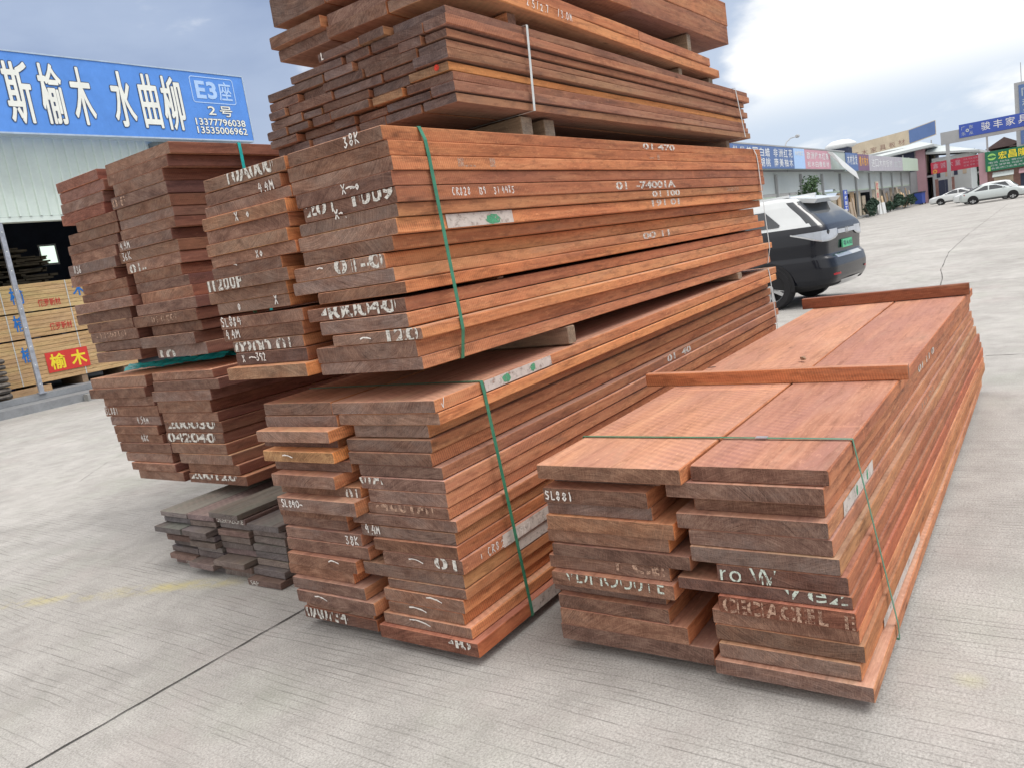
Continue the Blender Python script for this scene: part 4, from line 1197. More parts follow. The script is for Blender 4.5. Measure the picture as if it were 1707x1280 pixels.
# blue shop sign
t = thing('shop_sign', 'long blue shop sign with large white outlined characters, E3 box and two phone numbers', 'sign', (3.0, 16.3, 5.3))
SX, SZ = 3.0, 5.3
bm = bmesh.new()
box(bm, 0, 10.05, 0.004, .30, 0, 1.50)
obj('panel', bm, M_SIGNBLUE, t)
bm = bmesh.new()
for q in ((-.02, 10.07, -.012, .31, 1.503, 1.53), (-.02, 10.07, -.012, .31, -.035, -.003), (10.053, 10.08, -.012, .31, -.003, 1.503)):
    box(bm, *q)
obj('frame', bm, M_SIGNEDGE, t)
def outline(bm, ch, org, w, h, of, rad):
    for q in range(10):          # dark rim: the character laid down ten times round a small circle
        an = 2 * math.pi * q / 10
        put_text(bm, ch, (org[0] + rad * math.cos(an), org[1] - .0003 * q, org[2] + rad * math.sin(an)), (1, 0, 0), (0, 0, 1), w, h, 0.0, mi=0)
    for q in range(6):
        an = 2 * math.pi * q / 6
        put_text(bm, ch, (org[0] + of * math.cos(an), org[1] - .005 - .0003 * q, org[2] + of * math.sin(an)), (1, 0, 0), (0, 0, 1), w, h, 0.0, mi=1)


BIG = (('斯', 7.56, 8.02, 5.47, 6.62), ('榆', 8.20, 8.63, 5.49, 6.64), ('木', 8.80, 9.21, 5.50, 6.63), ('水', 9.64, 10.10, 5.50, 6.63), ('曲', 10.28, 10.69, 5.50, 6.63), ('柳', 10.80, 11.28, 5.48, 6.63))
for ch, a, b, c, d in BIG:
    bm = bmesh.new()
    outline(bm, ch, (a - SX, -.0025, c - SZ), b - a, d - c, .013, .030)
    obj('big_character', bm, [M_SIGNDARK, M_SIGNWHITE], t)


def rrect(bm, x0, x1, z0, z1, r, w, y, mi=0):
    o, i_ = [], []
    for (cx, cz, a0) in ((x1 - r, z1 - r, 0), (x0 + r, z1 - r, 90), (x0 + r, z0 + r, 180), (x1 - r, z0 + r, 270)):
        for k in range(5):
            a = math.radians(a0 + k * 22.5)
            o.append(bm.verts.new((cx + r * math.cos(a), y, cz + r * math.sin(a))))
            i_.append(bm.verts.new((cx + (r - w) * math.cos(a), y, cz + (r - w) * math.sin(a))))
    n = len(o)
    for k in range(n):
        bm.faces.new((o[k], o[(k + 1) % n], i_[(k + 1) % n], i_[k])).material_index = mi


bm = bmesh.new()
rrect(bm, 11.58 - SX, 12.76 - SX, 6.12 - SZ, 6.72 - SZ, .07, .022, -.003)
for ch, a, b, c, d in (('E', 11.70, 11.96, 6.22, 6.62), ('3', 12.0, 12.26, 6.22, 6.62), ('座', 12.31, 12.67, 6.20, 6.64)):
    put_text(bm, ch, (a - SX, -.003, c - SZ), (1, 0, 0), (0, 0, 1), b - a, d - c, .035 if ch in 'E3' else .012)
obj('unit_box', bm, M_SIGNPALE, t)
for ch, a, b, c, d, of in (('2', 11.92, 12.12, 5.86, 6.05, .03), ('号', 12.24, 12.58, 5.83, 6.07, .014), ('13377796038', 11.53, 12.89, 5.615, 5.765, .02), ('13535006962', 11.53, 12.90, 5.425, 5.575, .02)):
    bm = bmesh.new()
    outline(bm, ch, (a - SX, -.0025, c - SZ), b - a, d - c, min(of * .25, .004), .012)
    obj('small_writing', bm, [M_SIGNDARK, M_SIGNWHITE], t)

# bundles of pine in the opening
PB = ((1.94, 2.51, 'top'), (1.405, 1.915, 'middle'), (.46, 1.375, 'bottom'))
for q, (z0, z1, nm) in enumerate(PB):
    t = thing('pine_bundle', '%s bundle of pale yellow pine boards with blue and red characters, inside the warehouse' % nm, 'lumber bundle', (6.5, 17.5, z0), 0, 'pine bundles in the warehouse')
    rr = random.Random(q)
    bm = bmesh.new()
    n = {0: 7, 1: 6, 2: 11}[q]
    th = (z1 - z0) / n
    for i in range(n):
        box(bm, -3.0 + rr.uniform(-.03, .03), 3.0 + rr.uniform(-.05, .05), rr.uniform(0, .008), 1.0, i * th, (i + 1) * th - .006)
    obj('boards', bm, M_PINE, t)
    bm = bmesh.new()
    for bx in (.55, 1.85):
        box(bm, bx, bx + .018, -.004, -.001, 0, z1 - z0)
    obj('strap', bm, M_BANDW, t)
    hz = z1 - z0
    bm = bmesh.new()
    put_text(bm, '榆', (.66 if q else .72, -.003, hz * (.30 if q < 2 else .50)), (1, 0, 0), (0, 0, 1), .27, .34 if q < 2 else .32, .016)
    obj('blue_character', bm, M_BLUETXT, t)
    if q == 0:
        bm = bmesh.new()
        put_text(bm, '木', (1.97, -.003, .20), (1, 0, 0), (0, 0, 1), .28, .29, .02)
        obj('blue_character', bm, M_BLUETXT, t)
    if q < 2:
        bm = bmesh.new()
        put_text(bm, '俄罗斯材', (1.22 if q == 0 else 1.34, -.003, .06 if q == 0 else .08), (1, 0, 0), (0, 0, 1), .46, .16, .012)
        obj('red_writing', bm, M_REDTXT, t)
    else:
        lb = bmesh.new()
        box(lb, 1.10, 1.98, -.012, -.006, .16, .58)
        lb = obj('label_sheet', lb, M_RED, t)
        for ch, a in (('榆', 1.17), ('木', 1.60)):
            bm = bmesh.new()
            put_text(bm, ch, (a, -.0145, .21), (1, 0, 0), (0, 0, 1), .33, .33, .025)
            obj('yellow_character', bm, M_YELLOW, lb)
for q, (z0, z1) in enumerate(((.28, .455), (1.376, 1.404), (1.916, 1.939))):
    if q == 0:
        t = thing('timber_sill', 'long pale timber bearer under the bottom pine bundle', 'bearer', (6.5, 17.4, .28))
        bm = bmesh.new()
        box(bm, -3.2, 1.05, 0, .09, 0, .13)
        obj('bearer', bm, M_PINE, t)
        for k in range(7):
            bm = bmesh.new()
            box(bm, -3.0 + k * .95, -2.88 + k * .95, .12, 1.1, .0, .178)
            obj('cross_block', bm, M_BATTEN, t)
    else:
        for k in range(3):
            bm = bmesh.new()
            box(bm, 7.5 + k * .55, 7.6 + k * .55, 17.52, 18.4, z0, z1)
            tag(obj('spacer_stick', bm, M_DARKIN), 'dark spacer stick %s the middle pine bundle' % ('below' if q == 1 else 'above'), 'spacer', 'dark spacers %s the middle pine bundle' % ('below' if q == 1 else 'above'))
# bark-edged slabs, seen at the left edge
t = thing('slab_stack', 'stack of rough grey bark-edged slabs at the left edge, before the bottom pine bundle', 'slab stack', (6.35, 17.25, .28))
rr = random.Random(8)
for k in range(7):
    bm = bmesh.new()
    n = 12
    rings = []
    for i in range(n):
        xx = -1.6 + 1.95 * i / (n - 1)
        w, h = .14 + rr.uniform(-.03, .02), .055 + rr.uniform(-.015, .01)
        rings.append([bm.verts.new((xx, .0 + w * math.cos(a) * (.6 if math.cos(a) > 0 else 1) + .05, .07 + k * .115 + h * math.sin(a))) for a in [2 * math.pi * s / 8 for s in range(8)]])
    for a, b in zip(rings[:-1], rings[1:]):
        for s in range(8):
            bm.faces.new((a[s], a[(s + 1) % 8], b[(s + 1) % 8], b[s]))
    bm.faces.new(rings[0][::-1])
    bm.faces.new(rings[-1])
    obj('slab', bm, M_BARK, t)
# stacks of old boards deep inside
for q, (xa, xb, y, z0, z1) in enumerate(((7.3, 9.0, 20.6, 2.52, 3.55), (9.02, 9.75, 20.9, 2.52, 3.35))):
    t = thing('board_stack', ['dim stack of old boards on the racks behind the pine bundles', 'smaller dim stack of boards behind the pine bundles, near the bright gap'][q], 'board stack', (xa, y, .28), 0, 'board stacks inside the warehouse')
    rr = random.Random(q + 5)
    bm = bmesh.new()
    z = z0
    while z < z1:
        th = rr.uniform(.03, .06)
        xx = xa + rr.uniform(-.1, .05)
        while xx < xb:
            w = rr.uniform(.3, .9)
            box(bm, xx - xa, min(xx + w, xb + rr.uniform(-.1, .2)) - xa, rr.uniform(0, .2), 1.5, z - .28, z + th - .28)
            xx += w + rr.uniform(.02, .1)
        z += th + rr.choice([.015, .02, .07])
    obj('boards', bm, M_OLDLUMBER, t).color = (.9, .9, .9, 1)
    for a in (.1, xb - xa - .2):
        bm = bmesh.new()
        box(bm, a, a + .1, .3, .4, 0, z0 - .29)
        obj('rack_leg', bm, M_SOFFIT, t)
t = thing('blue_cabinet', 'bright blue sheet-metal cabinet at the left edge, behind the steel post', 'cabinet', (6.2, 18.9, .28))
bm = bmesh.new()
box(bm, 0, 1.25, 0, .6, 0, 2.95)
obj('body', bm, M_BLUE, t)
bm = bmesh.new()
box(bm, .03, .61, -.02, -.003, .05, 2.9)
box(bm, .64, 1.22, -.02, -.003, .05, 2.9)
obj('door', bm, M_BLUE, t)
# doorway to daylight at the back of the warehouse
t = thing('lit_window', 'small bright window glowing deep in the dark warehouse', 'window', (11.2, 24.86, 3.2))
bm = bmesh.new()
box(bm, .2, .62, 0, .03, .25, .75)
m, nt = mat('daylight_pane')
e = nd(nt, 'ShaderNodeEmission', {'Color': (.75, .92, .78, 1), 'Strength': 0.75})
nd(nt, 'ShaderNodeOutputMaterial', {'Surface': e.outputs[0]})
obj('pane', bm, m, t)
bm = bmesh.new()
for q in ((.15, .67, -.01, .03, .19, .248), (.15, .67, -.01, .03, .752, .80), (.15, .198, -.01, .03, .25, .75), (.622, .67, -.01, .03, .25, .75)):
    box(bm, *q)
obj('frame', bm, M_SIGNWHITE, t)


# ------------------------------------------------------------------ foliage
def leaves(bm, c, r, n, size, rr, mi=0):
    for _ in range(n):
        while True:
            p = Vector((rr.uniform(-1, 1), rr.uniform(-1, 1), rr.uniform(-1, 1)))
            if .25 < p.length < 1:
                break
        p = Vector((c[0] + p.x * r[0], c[1] + p.y * r[1], c[2] + p.z * r[2]))
        a = Vector((rr.gauss(0, 1), rr.gauss(0, 1), rr.gauss(0, .6))).normalized()
        b = a.cross(Vector((rr.gauss(0, 1), rr.gauss(0, 1), rr.gauss(0, 1)))).normalized()
        s = size * rr.uniform(.6, 1.3)
        bm.faces.new([bm.verts.new(p + a * s), bm.verts.new(p + b * s * .45), bm.verts.new(p - a * s), bm.verts.new(p - b * s * .45)])


def tree(label, loc, h, rad, n, size, seed, m=None, group=None, trunk=.07, base=.3, clumps=9, name='tree', cat='tree'):
    rr = random.Random(seed)
    t = thing(name, label, cat, loc, 0, group)
    bm = bmesh.new()
    top = h * .8
    tube(bm, [(0, 0, 0), (.04, .02, h * .3), (-.03, .05, h * .55), (0, 0, top)], [trunk, trunk * .8, trunk * .55, trunk * .2], 7)
    cl = []
    for k in range(clumps):
        a = rr.uniform(0, 6.28)
        q = rr.uniform(.1, .75)
        z = h * (base + (1 - base) * rr.uniform(.12, .88))
        f = 1 - abs((z / h - (base + 1) / 2) / (.62 * (1 - base)))
        p = (rad * q * math.cos(a) * (.5 + .5 * f), rad * q * math.sin(a) * (.5 + .5 * f), z)
        cl.append(p)
        tube(bm, [(0, 0, min(top, z * .7)), (p[0] * .6, p[1] * .6, z * .92), p], [trunk * .4, trunk * .25, trunk * .1], 5)
    obj('trunk', bm, M_TRUNK, t)
    bm = bmesh.new()
    for p in cl:
        s = rr.uniform(.32, .6)
        leaves(bm, p, (rad * s, rad * s, rad * s * .75), n // clumps, size, rr)
    obj('crown', bm, m or M_LEAF, t)
    return t


def bush(label, loc, r, n, size, seed, m=None, group='bushes in front of the far shops'):
    rr = random.Random(seed)
    t = thing('bush', label, 'bush', loc, 0, group)
    bm = bmesh.new()
    for k in range(7):
        a = rr.uniform(0, 6.28)
        tube(bm, [(0, 0, 0), (r[0] * .4 * math.cos(a), r[1] * .4 * math.sin(a), r[2] * .7), (r[0] * .7 * math.cos(a), r[1] * .7 * math.sin(a), r[2] * 1.3)], [.04, .03, .012], 5)
    obj('stem', bm, M_TRUNK, t)
    bm = bmesh.new()
    for k in range(9):
        p = (rr.uniform(-.7, .7) * r[0], rr.uniform(-.7, .7) * r[1], r[2] * rr.uniform(.5, 1.5))
        s = rr.uniform(.3, .55)
        leaves(bm, p, (r[0] * s, r[1] * s, r[2] * s), n // 9, size, rr)
    obj('foliage', bm, m or M_LEAFD, t)
    return t


# ------------------------------------------------------------------ the far row of shops, same side of the yard
t = thing('shop_row', 'long low row of shops with white upper wall and a strip of signs', 'building', (45, 16.3, 0))
bm = bmesh.new()
box(bm, 0, 31.7, .9, 1.1, 3.05, 4.60)
box(bm, 31.71, 74.0, .9, 1.1, 2.85, 4.55)
obj('upper_wall', bm, M_FAR_WALL, t)
bm = bmesh.new()
box(bm, 0, 74, .88, 1.12, 2.72, 2.845)
obj('lintel', bm, M_FAR_PALE, t)
bm = bmesh.new()
box(bm, 0, 26.8, 0, .25, 4.62, 6.14)
box(bm, 26.81, 32.2, .01, .26, 4.62, 6.14)
box(bm, 32.21, 74.5, 0, .25, 4.45, 6.05)
obj('fascia', bm, M_FAR_FASCIA, t)
bm = bmesh.new()
box(bm, -.2, 32.2, -.05, 9, 6.145, 6.24)
box(bm, 32.25, 74.4, .3, 9, 5.9, 6.0)
obj('roof', bm, M_GREYCONC, t)
bm = bmesh.new()
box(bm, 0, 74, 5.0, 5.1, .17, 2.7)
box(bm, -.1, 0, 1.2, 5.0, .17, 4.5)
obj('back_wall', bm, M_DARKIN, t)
for k in range(12):
    bm = bmesh.new()
    xx = .4 + k * 6.6
    box(bm, xx, xx + .16, .7, .86, .16, 4.4)
    obj('post', bm, M_GREYCONC, t)
rr = random.Random(31)
for k in range(20):           # shop fronts between the posts: pale boarded panels and dark doorways
    bm = bmesh.new()
    xx = 18 + k * 2.7
    if rr.random() < .22:
        continue
    box(bm, xx, xx + rr.uniform(1.4, 2.3), 1.3, 1.4, .17, 2.65 - rr.choice([0, 0, .2, .5]))
    c = obj('shop_front', bm, M_CREAM, t)
    c.color = rr.choice([(1, 1, 1, 1), (1.1, 1.15, 1.2, 1), (.75, .78, .85, 1), (1.2, 1.0, .8, 1), (.6, .62, .66, 1)])

TX = M_WHITE
# sign panels on the fascia
def panel_sign(name, label, x0, x1, z0, z1, y, m, texts, group='signs on the far row of shops', edge=None):
    t = thing(name, label, 'sign', (x0, y, z0), 0, group)
    bm = bmesh.new()
    box(bm, 0, x1 - x0, -.06, -.005, 0, z1 - z0)
    obj('panel', bm, m, t)
    for (s, a, b, c, d, mm, of) in texts:
        bm = bmesh.new()
        put_text(bm, s, (a, -.068, c), (1, 0, 0), (0, 0, 1), b - a, d - c, of)
        obj('lettering', bm, mm, t)
    return t


def fill(chars, x0, x1, z0, z1, m, of=.010, gap=.2):
    n = len(chars)
    w = (x1 - x0) / n
    return [(c, x0 + w * i + w * gap / 2, x0 + w * (i + 1) - w * gap / 2, z0, z1, m, of) for i, c in enumerate(chars) if c != ' ']


panel_sign('fascia_sign', 'blue fascia sign with two rows of tall white characters above the dark car', 47.0, 60.6, 4.66, 6.12, 16.3, M_FAR_BLUE,
           fill('批发美国白蜡', .5, 8.0, .78, 1.34, TX) + fill('进口美国胡桃', .5, 8.0, .12, .70, TX) + fill('非洲红花', 8.6, 13.4, .78, 1.34, TX) + fill('南美柚木', 8.6, 13.4, .12, .70, TX))
panel_sign('fascia_sign', 'small light blue fascia sign beside the tall white characters', 60.62, 63.6, 4.66, 6.12, 16.3, M_SIGNPALE,
           [('木材加工', .3, 2.7, .95, 1.3, TX, .02), ('138 0000', .3, 2.7, .12, .4, TX, .02)][:1])
panel_sign('fascia_sign', 'faded pink fascia sign next to the torn sheet', 63.62, 71.6, 4.64, 6.10, 16.3, M_FAR_PINK, fill('欧洲榉木红橡', .5, 7.5, .75, 1.3, TX) + fill('松木白橡板材', .5, 7.5, .15, .6, TX))
panel_sign('fascia_sign', 'navy fascia sign with white characters, right of the torn sheet', 77.4, 82.4, 4.5, 6.1, 16.3, M_FAR_BLUE, fill('木材批发', .4, 4.8, .55, 1.45, TX))
panel_sign('fascia_sign', 'purple fascia sign with orange characters', 82.42, 87.6, 4.5, 6.05, 16.3, M_FAR_PURP, fill('檀木柚木', .5, 4.9, .45, 1.4, M_FAR_ORANGE))
panel_sign('fascia_sign', 'washed-out grey fascia sign on the far shops', 87.62, 107.5, 4.46, 6.0, 16.3, M_FAR_GREY, fill('进口木材板材', 1.0, 13, .4, 1.2, M_WHITE, .0) + fill('加工', 14, 19, .4, 1.1, M_FAR_WALL, .0))
panel_sign('fascia_sign', 'plain pale green fascia board at the end of the far shops', 107.52, 119.6, 4.46, 5.98, 16.3, M_FAR_PALE, [])
# the sheet that has come loose and hangs down in a point
t = thing('torn_sheet', 'torn pale sheet peeling off the fascia and hanging down in a point', 'torn sheet', (70.2, 16.2, 4.6))
bm = bmesh.new()
A = [(0.3, 0, 1.45), (1.0, -.25, 1.40), (7.2, -.75, -.35), (7.9, -.8, -1.05), (3.3, -.5, .10)]
v1 = [bm.verts.new(p) for p in A]
v2 = [bm.verts.new((p[0], p[1] + .03, p[2])) for p in A]
bm.faces.new(v1)
bm.faces.new(v2[::-1])
for i in range(5):
    bm.faces.new((v1[i], v2[i], v2[(i + 1) % 5], v1[(i + 1) % 5]))
obj('sheet', bm, M_WHITE, t)

t = thing('street_lamp', 'thin curved street lamp arm rising above the far row of shops', 'street lamp', (66.8, 18.5, 0))
bm = bmesh.new()
tube(bm, [(0, 0, 0), (0, 0, 6.8), (.5, 0, 7.2), (1.8, 0, 7.55), (4.0, 0, 7.8)], [.07, .06, .05, .045, .035], 7)
obj('pole', bm, M_GREYCONC, t)
bm = bmesh.new()
lathe(bm, [(.001, 0), (.13, .05), (.15, .4), (.08, .8), (.001, .82)], (3.6, 0, 7.76), (1, 0, .1), 10)
obj('lamp_head', bm, M_GREYCONC, t)
t = thing('water_tank', 'white domed tank on the roof behind the far shops', 'tank', (91, 19.5, 7.3))
bm = bmesh.new()
lathe(bm, [(.001, 1.0), (.9, .9), (1.5, .55), (1.6, .3), (1.2, .1), (.001, 0)], (0, 0, 0), (0, 0, 1), 20)
obj('tank_shell', bm, M_WHITE, t, True)
bm = bmesh.new()
box(bm, -.9, .9, -.9, .9, -1.3, .05)
obj('plinth', bm, M_FAR_NAVY, t)

# things on the pavement before the far shops
tree('slim green street tree behind the dark car, before the far shops', (60.5, 15.0, 0), 4.0, 1.5, 1500, .11, 11, M_LEAF, None, .08, .22, 11)
bush('dark green bush before the pale shop fronts, the one nearer the dark car', (83, 15.7, .1), (2.6, .7, 1.0), 1100, .17, 4)
bush('dark green bush before the shops, beside the blue bin', (104, 15.8, .1), (5.0, .7, .95), 1100, .19, 5)
bush('small bush between the white boards and the blue bin', (94.5, 15.8, .1), (1.6, .5, .6), 500, .15, 6)
def pole_sign(label, x, y, z0, z1, w, m, chars, tm, vertical=True):
    t = thing('pole_sign', label, 'sign', (x, y, 0))
    bm = bmesh.new()
    for a in (.05, w - .05):
        tube(bm, [(a, .04, .0), (a, .04, z1)], .03, 6)
    obj('legs', bm, M_GREYCONC, t)
    bm = bmesh.new()
    box(bm, 0, w, -.03, .0, z0, z1)
    obj('board', bm, m, t)
    n = len(chars)
    hh = (z1 - z0) / n
    for i, c in enumerate(chars):
        bm = bmesh.new()
        put_text(bm, c, (w * .2, -.034, z1 - hh * (i + .88)), (1, 0, 0), (0, 0, 1), w * .6, hh * .76, .03)
        obj('lettering', bm, tm, t)
    return t


pole_sign('tall narrow blue sign with white characters before the far shops', 72.2, 15.6, 1.0, 2.75, 1.5, M_FAR_BLUE2, '木材加工', TX)
pole_sign('narrow cream and red sign hanging before the far shop fronts', 86.3, 15.6, 1.5, 3.3, 1.5, M_CREAM, '红木', M_FAR_RED)
t = thing('picket_rack', 'white picket rack with blue lettering beside the dark car', 'rack', (67.2, 15.3, 0))
bm = bmesh.new()
for k in range(9):
    box(bm, k * .55, k * .55 + .3, 0, .05, .1, 1.15)
box(bm, -.1, 4.8, .055, .1, .35, .47)
box(bm, -.1, 4.8, .055, .1, .85, .97)
obj('pickets', bm, M_WHITE, t)
bm = bmesh.new()
put_text(bm, '木材 板材', (.1, -.006, .55), (1, 0, 0), (0, 0, 1), 4.4, .4, .03)
obj('lettering', bm, M_FAR_BLUE2, t)
rr = random.Random(12)
for k, (x, w, h) in enumerate(((74.6, .8, 1.9), (75.7, .5, 2.2), (76.6, .9, 1.7), (78.0, .5, 2.0), (89.0, 1.8, 1.35), (91.4, 1.7, 1.15))):
    t = thing('leaning_board', ['grey-brown board leaning in the shop doorway right of the blue sign', 'tall thin pale board leaning in the shop doorway', 'dark board leaning in the shop doorway', 'white narrow board leaning before the dark doorway',
                                'broad white board standing between the bushes', 'second white board standing between the bushes'][k], 'board', (x, 15.9, .0), 0, 'boards leaning before the far shops')
    bm = bmesh.new()
    box(bm, 0, w, 0, .08, 0, h)
    for v in bm.verts:
        v.co.y += v.co.z * .12
    c = obj('panel', bm, M_CREAM if k < 4 else M_WHITE, t)
    c.color = rr.choice([(1, 1, 1, 1), (.5, .5, .52, 1), (.75, .7, .7, 1)])
rr = random.Random(40)
for k in range(11):
    x = 93.5 + k * 2.1 + rr.uniform(-.3, .3)
    w, h = rr.uniform(.5, 1.3), rr.uniform(1.5, 2.5)
    t = thing('leaning_board', 'upright board among those leaning along the farther shop fronts', 'board', (x, 16.6, .16), 0, 'boards along the farther shop fronts')
    bm = bmesh.new()
    box(bm, 0, w, 0, .08, 0, h)
    for v in bm.verts:
        v.co.y += v.co.z * .14
    obj('panel', bm, M_CREAM, t).color = rr.choice([(1.1, 1.1, 1.1, 1), (.6, .55, .5, 1), (1.2, 1.05, .85, 1), (.85, .85, .9, 1), (.4, .42, .5, 1)])
t = thing('waste_bin', 'blue waste bin at the end of the far shops', 'bin', (117.0, 15.7, 0))
bm = bmesh.new()
box(bm, 0, 3.2, 0, .9, .15, 1.55)
for v in bm.verts:
    if v.co.z < .5:
        v.co.x = 1.6 + (v.co.x - 1.6) * .85
obj('tub', bm, M_FAR_BLUE2, t)
bm = bmesh.new()
box(bm, -.1, 3.3, -.08, .95, 1.555, 1.70)
obj('lid', bm, M_FAR_NAVY, t)
bm = bmesh.new()
for a in (.4, 2.7):
    lathe(bm, [(.001, 0), (.13, 0), (.13, .12), (.001, .12)], (a, -.05, .13), (0, 1, 0), 10)
obj('wheel', bm, M_TYRE, t)

# ------------------------------------------------------------------ two-storey building with the hip roof, facing the yard
t = thing('corner_building', 'two-storey corner building with pink pillar, white eave and dark sign band, past the far shops', 'building', (125, 15.9, 0))
bm = bmesh.new()
box(bm, .3, 16, .3, 12, 0, 8.0)
obj('wall', bm, M_GREYCONC, t)
bm = bmesh.new()
box(bm, 0, .9, .15, 1.3, 0, 7.6)
obj('pillar', bm, M_PINKCOL, t)
bm = bmesh.new()
e = [(-1.6, -1.2, 7.75), (-1.6, 13, 7.0), (17, 13, 7.6), (17, -1.2, 7.75)]
r_ = [(2.2, .9, 8.55), (2.2, 11, 7.9), (13, 11, 8.4), (13, .9, 8.55)]
ev = [bm.verts.new(p) for p in e]
lv = [bm.verts.new((p[0], p[1], p[2] - .32)) for p in e]
rv = [bm.verts.new(p) for p in r_]
for i in range(4):
    j = (i + 1) % 4
    bm.faces.new((ev[i], ev[j], rv[j], rv[i]))
    bm.faces.new((lv[i], lv[j], ev[j], ev[i]))
bm.faces.new(rv)
bm.faces.new(lv[::-1])
obj('roof', bm, M_FAR_WALL, t)
for k in range(4):
    bm = bmesh.new()
    box(bm, 1.6 + k * 3.4, 4.0 + k * 3.4, .18, .27, 4.2, 7.0)
    w_ = obj('window', bm, M_FAR_NAVY if k % 2 else M_CREAM, t)
    bm = bmesh.new()
    box(bm, 1.6 + k * 3.4, 4.0 + k * 3.4, .18, .27, .2, 3.2)
    obj('shop_window', bm, M_CREAM if k % 2 else M_FAR_NAVY, t)
bm = bmesh.new()
box(bm, .4, 16, -.6, .17, 3.45, 3.7)
obj('canopy', bm, M_GREYCONC, t)
t = thing('wall_sign', 'dark wall sign with large white characters under the white eave', 'sign', (125.2, 17.4, 4.6))
bm = bmesh.new()
box(bm, 0, .08, 0, 10.5, 0, 2.7)
obj('panel', bm, M_FAR_NAVY, t)
for k, c in enumerate('木柚甸'):
    bm = bmesh.new()
    put_text(bm, c, (-.012, 2.3 + k * 2.3, .75), (0, -1, 0), (0, 0, 1), 1.75, 1.7, .01)
    obj('lettering', bm, M_WHITE, t)
t = thing('roof_billboard', 'long weathered billboard standing on the roof of the corner building', 'billboard', (129, 15.0, 8.3))
bm = bmesh.new()
v = [bm.verts.new(p) for p in ((0, 0, .9), (0, 3.4, .3), (0, 14, -.8), (0, 14, 1.55), (0, 3.4, 2.3), (0, 0, 2.9))]
w = [bm.verts.new((p.co.x + .3, p.co.y, p.co.z)) for p in v]
bm.faces.new(v)
bm.faces.new(w[::-1])
for i in range(6):
    bm.faces.new((v[i], w[i], w[(i + 1) % 6], v[(i + 1) % 6]))
obj('board', bm, M_CREAM, t)
for k, c_ in enumerate('名贵红木家具板材'):
    bm = bmesh.new()
    put_text(bm, c_, (-.02, 13.6 - k * 1.25 - .0, -.35 + (13.6 - 0) * 0 + k * .105), (0, -1, 0), (0, 0, 1), .85, .75, .0)
    obj('lettering', bm, M_BRICK, t)
bm = bmesh.new()
v = [bm.verts.new(p) for p in ((-.03, 0.05, 1.0), (-.03, 3.4, .4), (-.03, 3.4, 2.2), (-.03, .05, 2.8))]
bm.faces.new(v)
obj('blue_end', bm, M_FAR_BLUE, t)
bm = bmesh.new()
for k in range(5):
    box(bm, .1, .25, .6 + k * 2.9, .75 + k * 2.9, -.9, .3 - k * .2)
obj('strut', bm, M_GREYCONC, t)

t = thing('gate_house', 'small pale building with sloping roof behind the red sign', 'building', (126, 10.8, 0))
bm = bmesh.new()
box(bm, 0, 9, 0, 4.6, 0, 5.9)
obj('wall', bm, M_FAR_WALL, t)
bm = bmesh.new()
e = [bm.verts.new(p) for p in ((-.8, -1.2, 5.75), (-.8, 5.2, 6.6), (10, 5.2, 6.6), (10, -1.2, 5.75))]
f_ = [bm.verts.new((p.co.x, p.co.y, p.co.z + .28)) for p in e]
tp = [bm.verts.new(p) for p in ((1.5, 3.2, 7.45), (1.5, 5.0, 7.6), (8, 5.0, 7.6), (8, 3.2, 7.45))]
for i in range(4):
    j = (i + 1) % 4
    bm.faces.new((e[i], e[j], f_[j], f_[i]))
    bm.faces.new((f_[i], f_[j], tp[j], tp[i]))
bm.faces.new(tp)
bm.faces.new(e[::-1])
obj('roof', bm, M_FAR_WALL, t)
for k in range(4):
    bm = bmesh.new()
    box(bm, -.05, -.005, .5 + k * 1.05, .95 + k * 1.05, 3.2, 5.4)
    obj('window', bm, M_FAR_NAVY if k % 2 else M_CREAM, t)

t = thing('red_sign', 'long red shop sign with pale characters across the gateway', 'sign', (120, 14.8, 3.7))
bm = bmesh.new()
box(bm, 0, .15, -6.0, 0, 0, 1.48)
obj('panel', bm, M_FAR_RED, t)
for k, c in enumerate('鑫诚木業'):
    bm = bmesh.new()
    put_text(bm, c, (-.012, -.25 - k * .85, .55), (0, -1, 0), (0, 0, 1), .62, .75, .015)
    obj('lettering', bm, M_FAR_PINK, t)
bm = bmesh.new()
for k in range(3):
    put_text(bm, ['北美 非洲 南美木材', '板材 方料 加工', '批发 零售 订做'][k], (-.012, -3.75, 1.08 - k * .40), (0, -1, 0), (0, 0, 1), 2.05, .24, .0)
obj('small_writing', bm, M_FAR_PINK, t)
bm = bmesh.new()
lathe(bm, [(.12, 0), (.26, 0), (.26, -.01), (.12, -.01)], (-.012, -.45, .27), (1, 0, 0), 16)
obj('emblem', bm, M_FAR_ORANGE, t)
bm = bmesh.new()
for a in (-5.9, -.25):
    box(bm, .16, .30, a, a + .15, -3.7, 0)
obj('post', bm, M_GREYCONC, t)

t = thing('yard_gate', 'dark blue sheet gate under the red sign', 'gate', (124, 12.95, 0))
bm = bmesh.new()
box(bm, 0, .08, 0, .76, .1, 2.8)
box(bm, 0, .08, .78, 1.55, .1, 2.8)
obj('leaf', bm, M_FAR_NAVY, t)
for a, b in ((-.35, -.03), (1.58, 1.95)):
    bm = bmesh.new()
    box(bm, -.1, .2, a, b, 0, 3.0)
    obj('gate_pillar', bm, M_BRICK, t)
bush('small bush beside the brick gate pillar', (120, 11.7, 0), (.6, .7, .6), 500, .16, 17, M_LEAF)

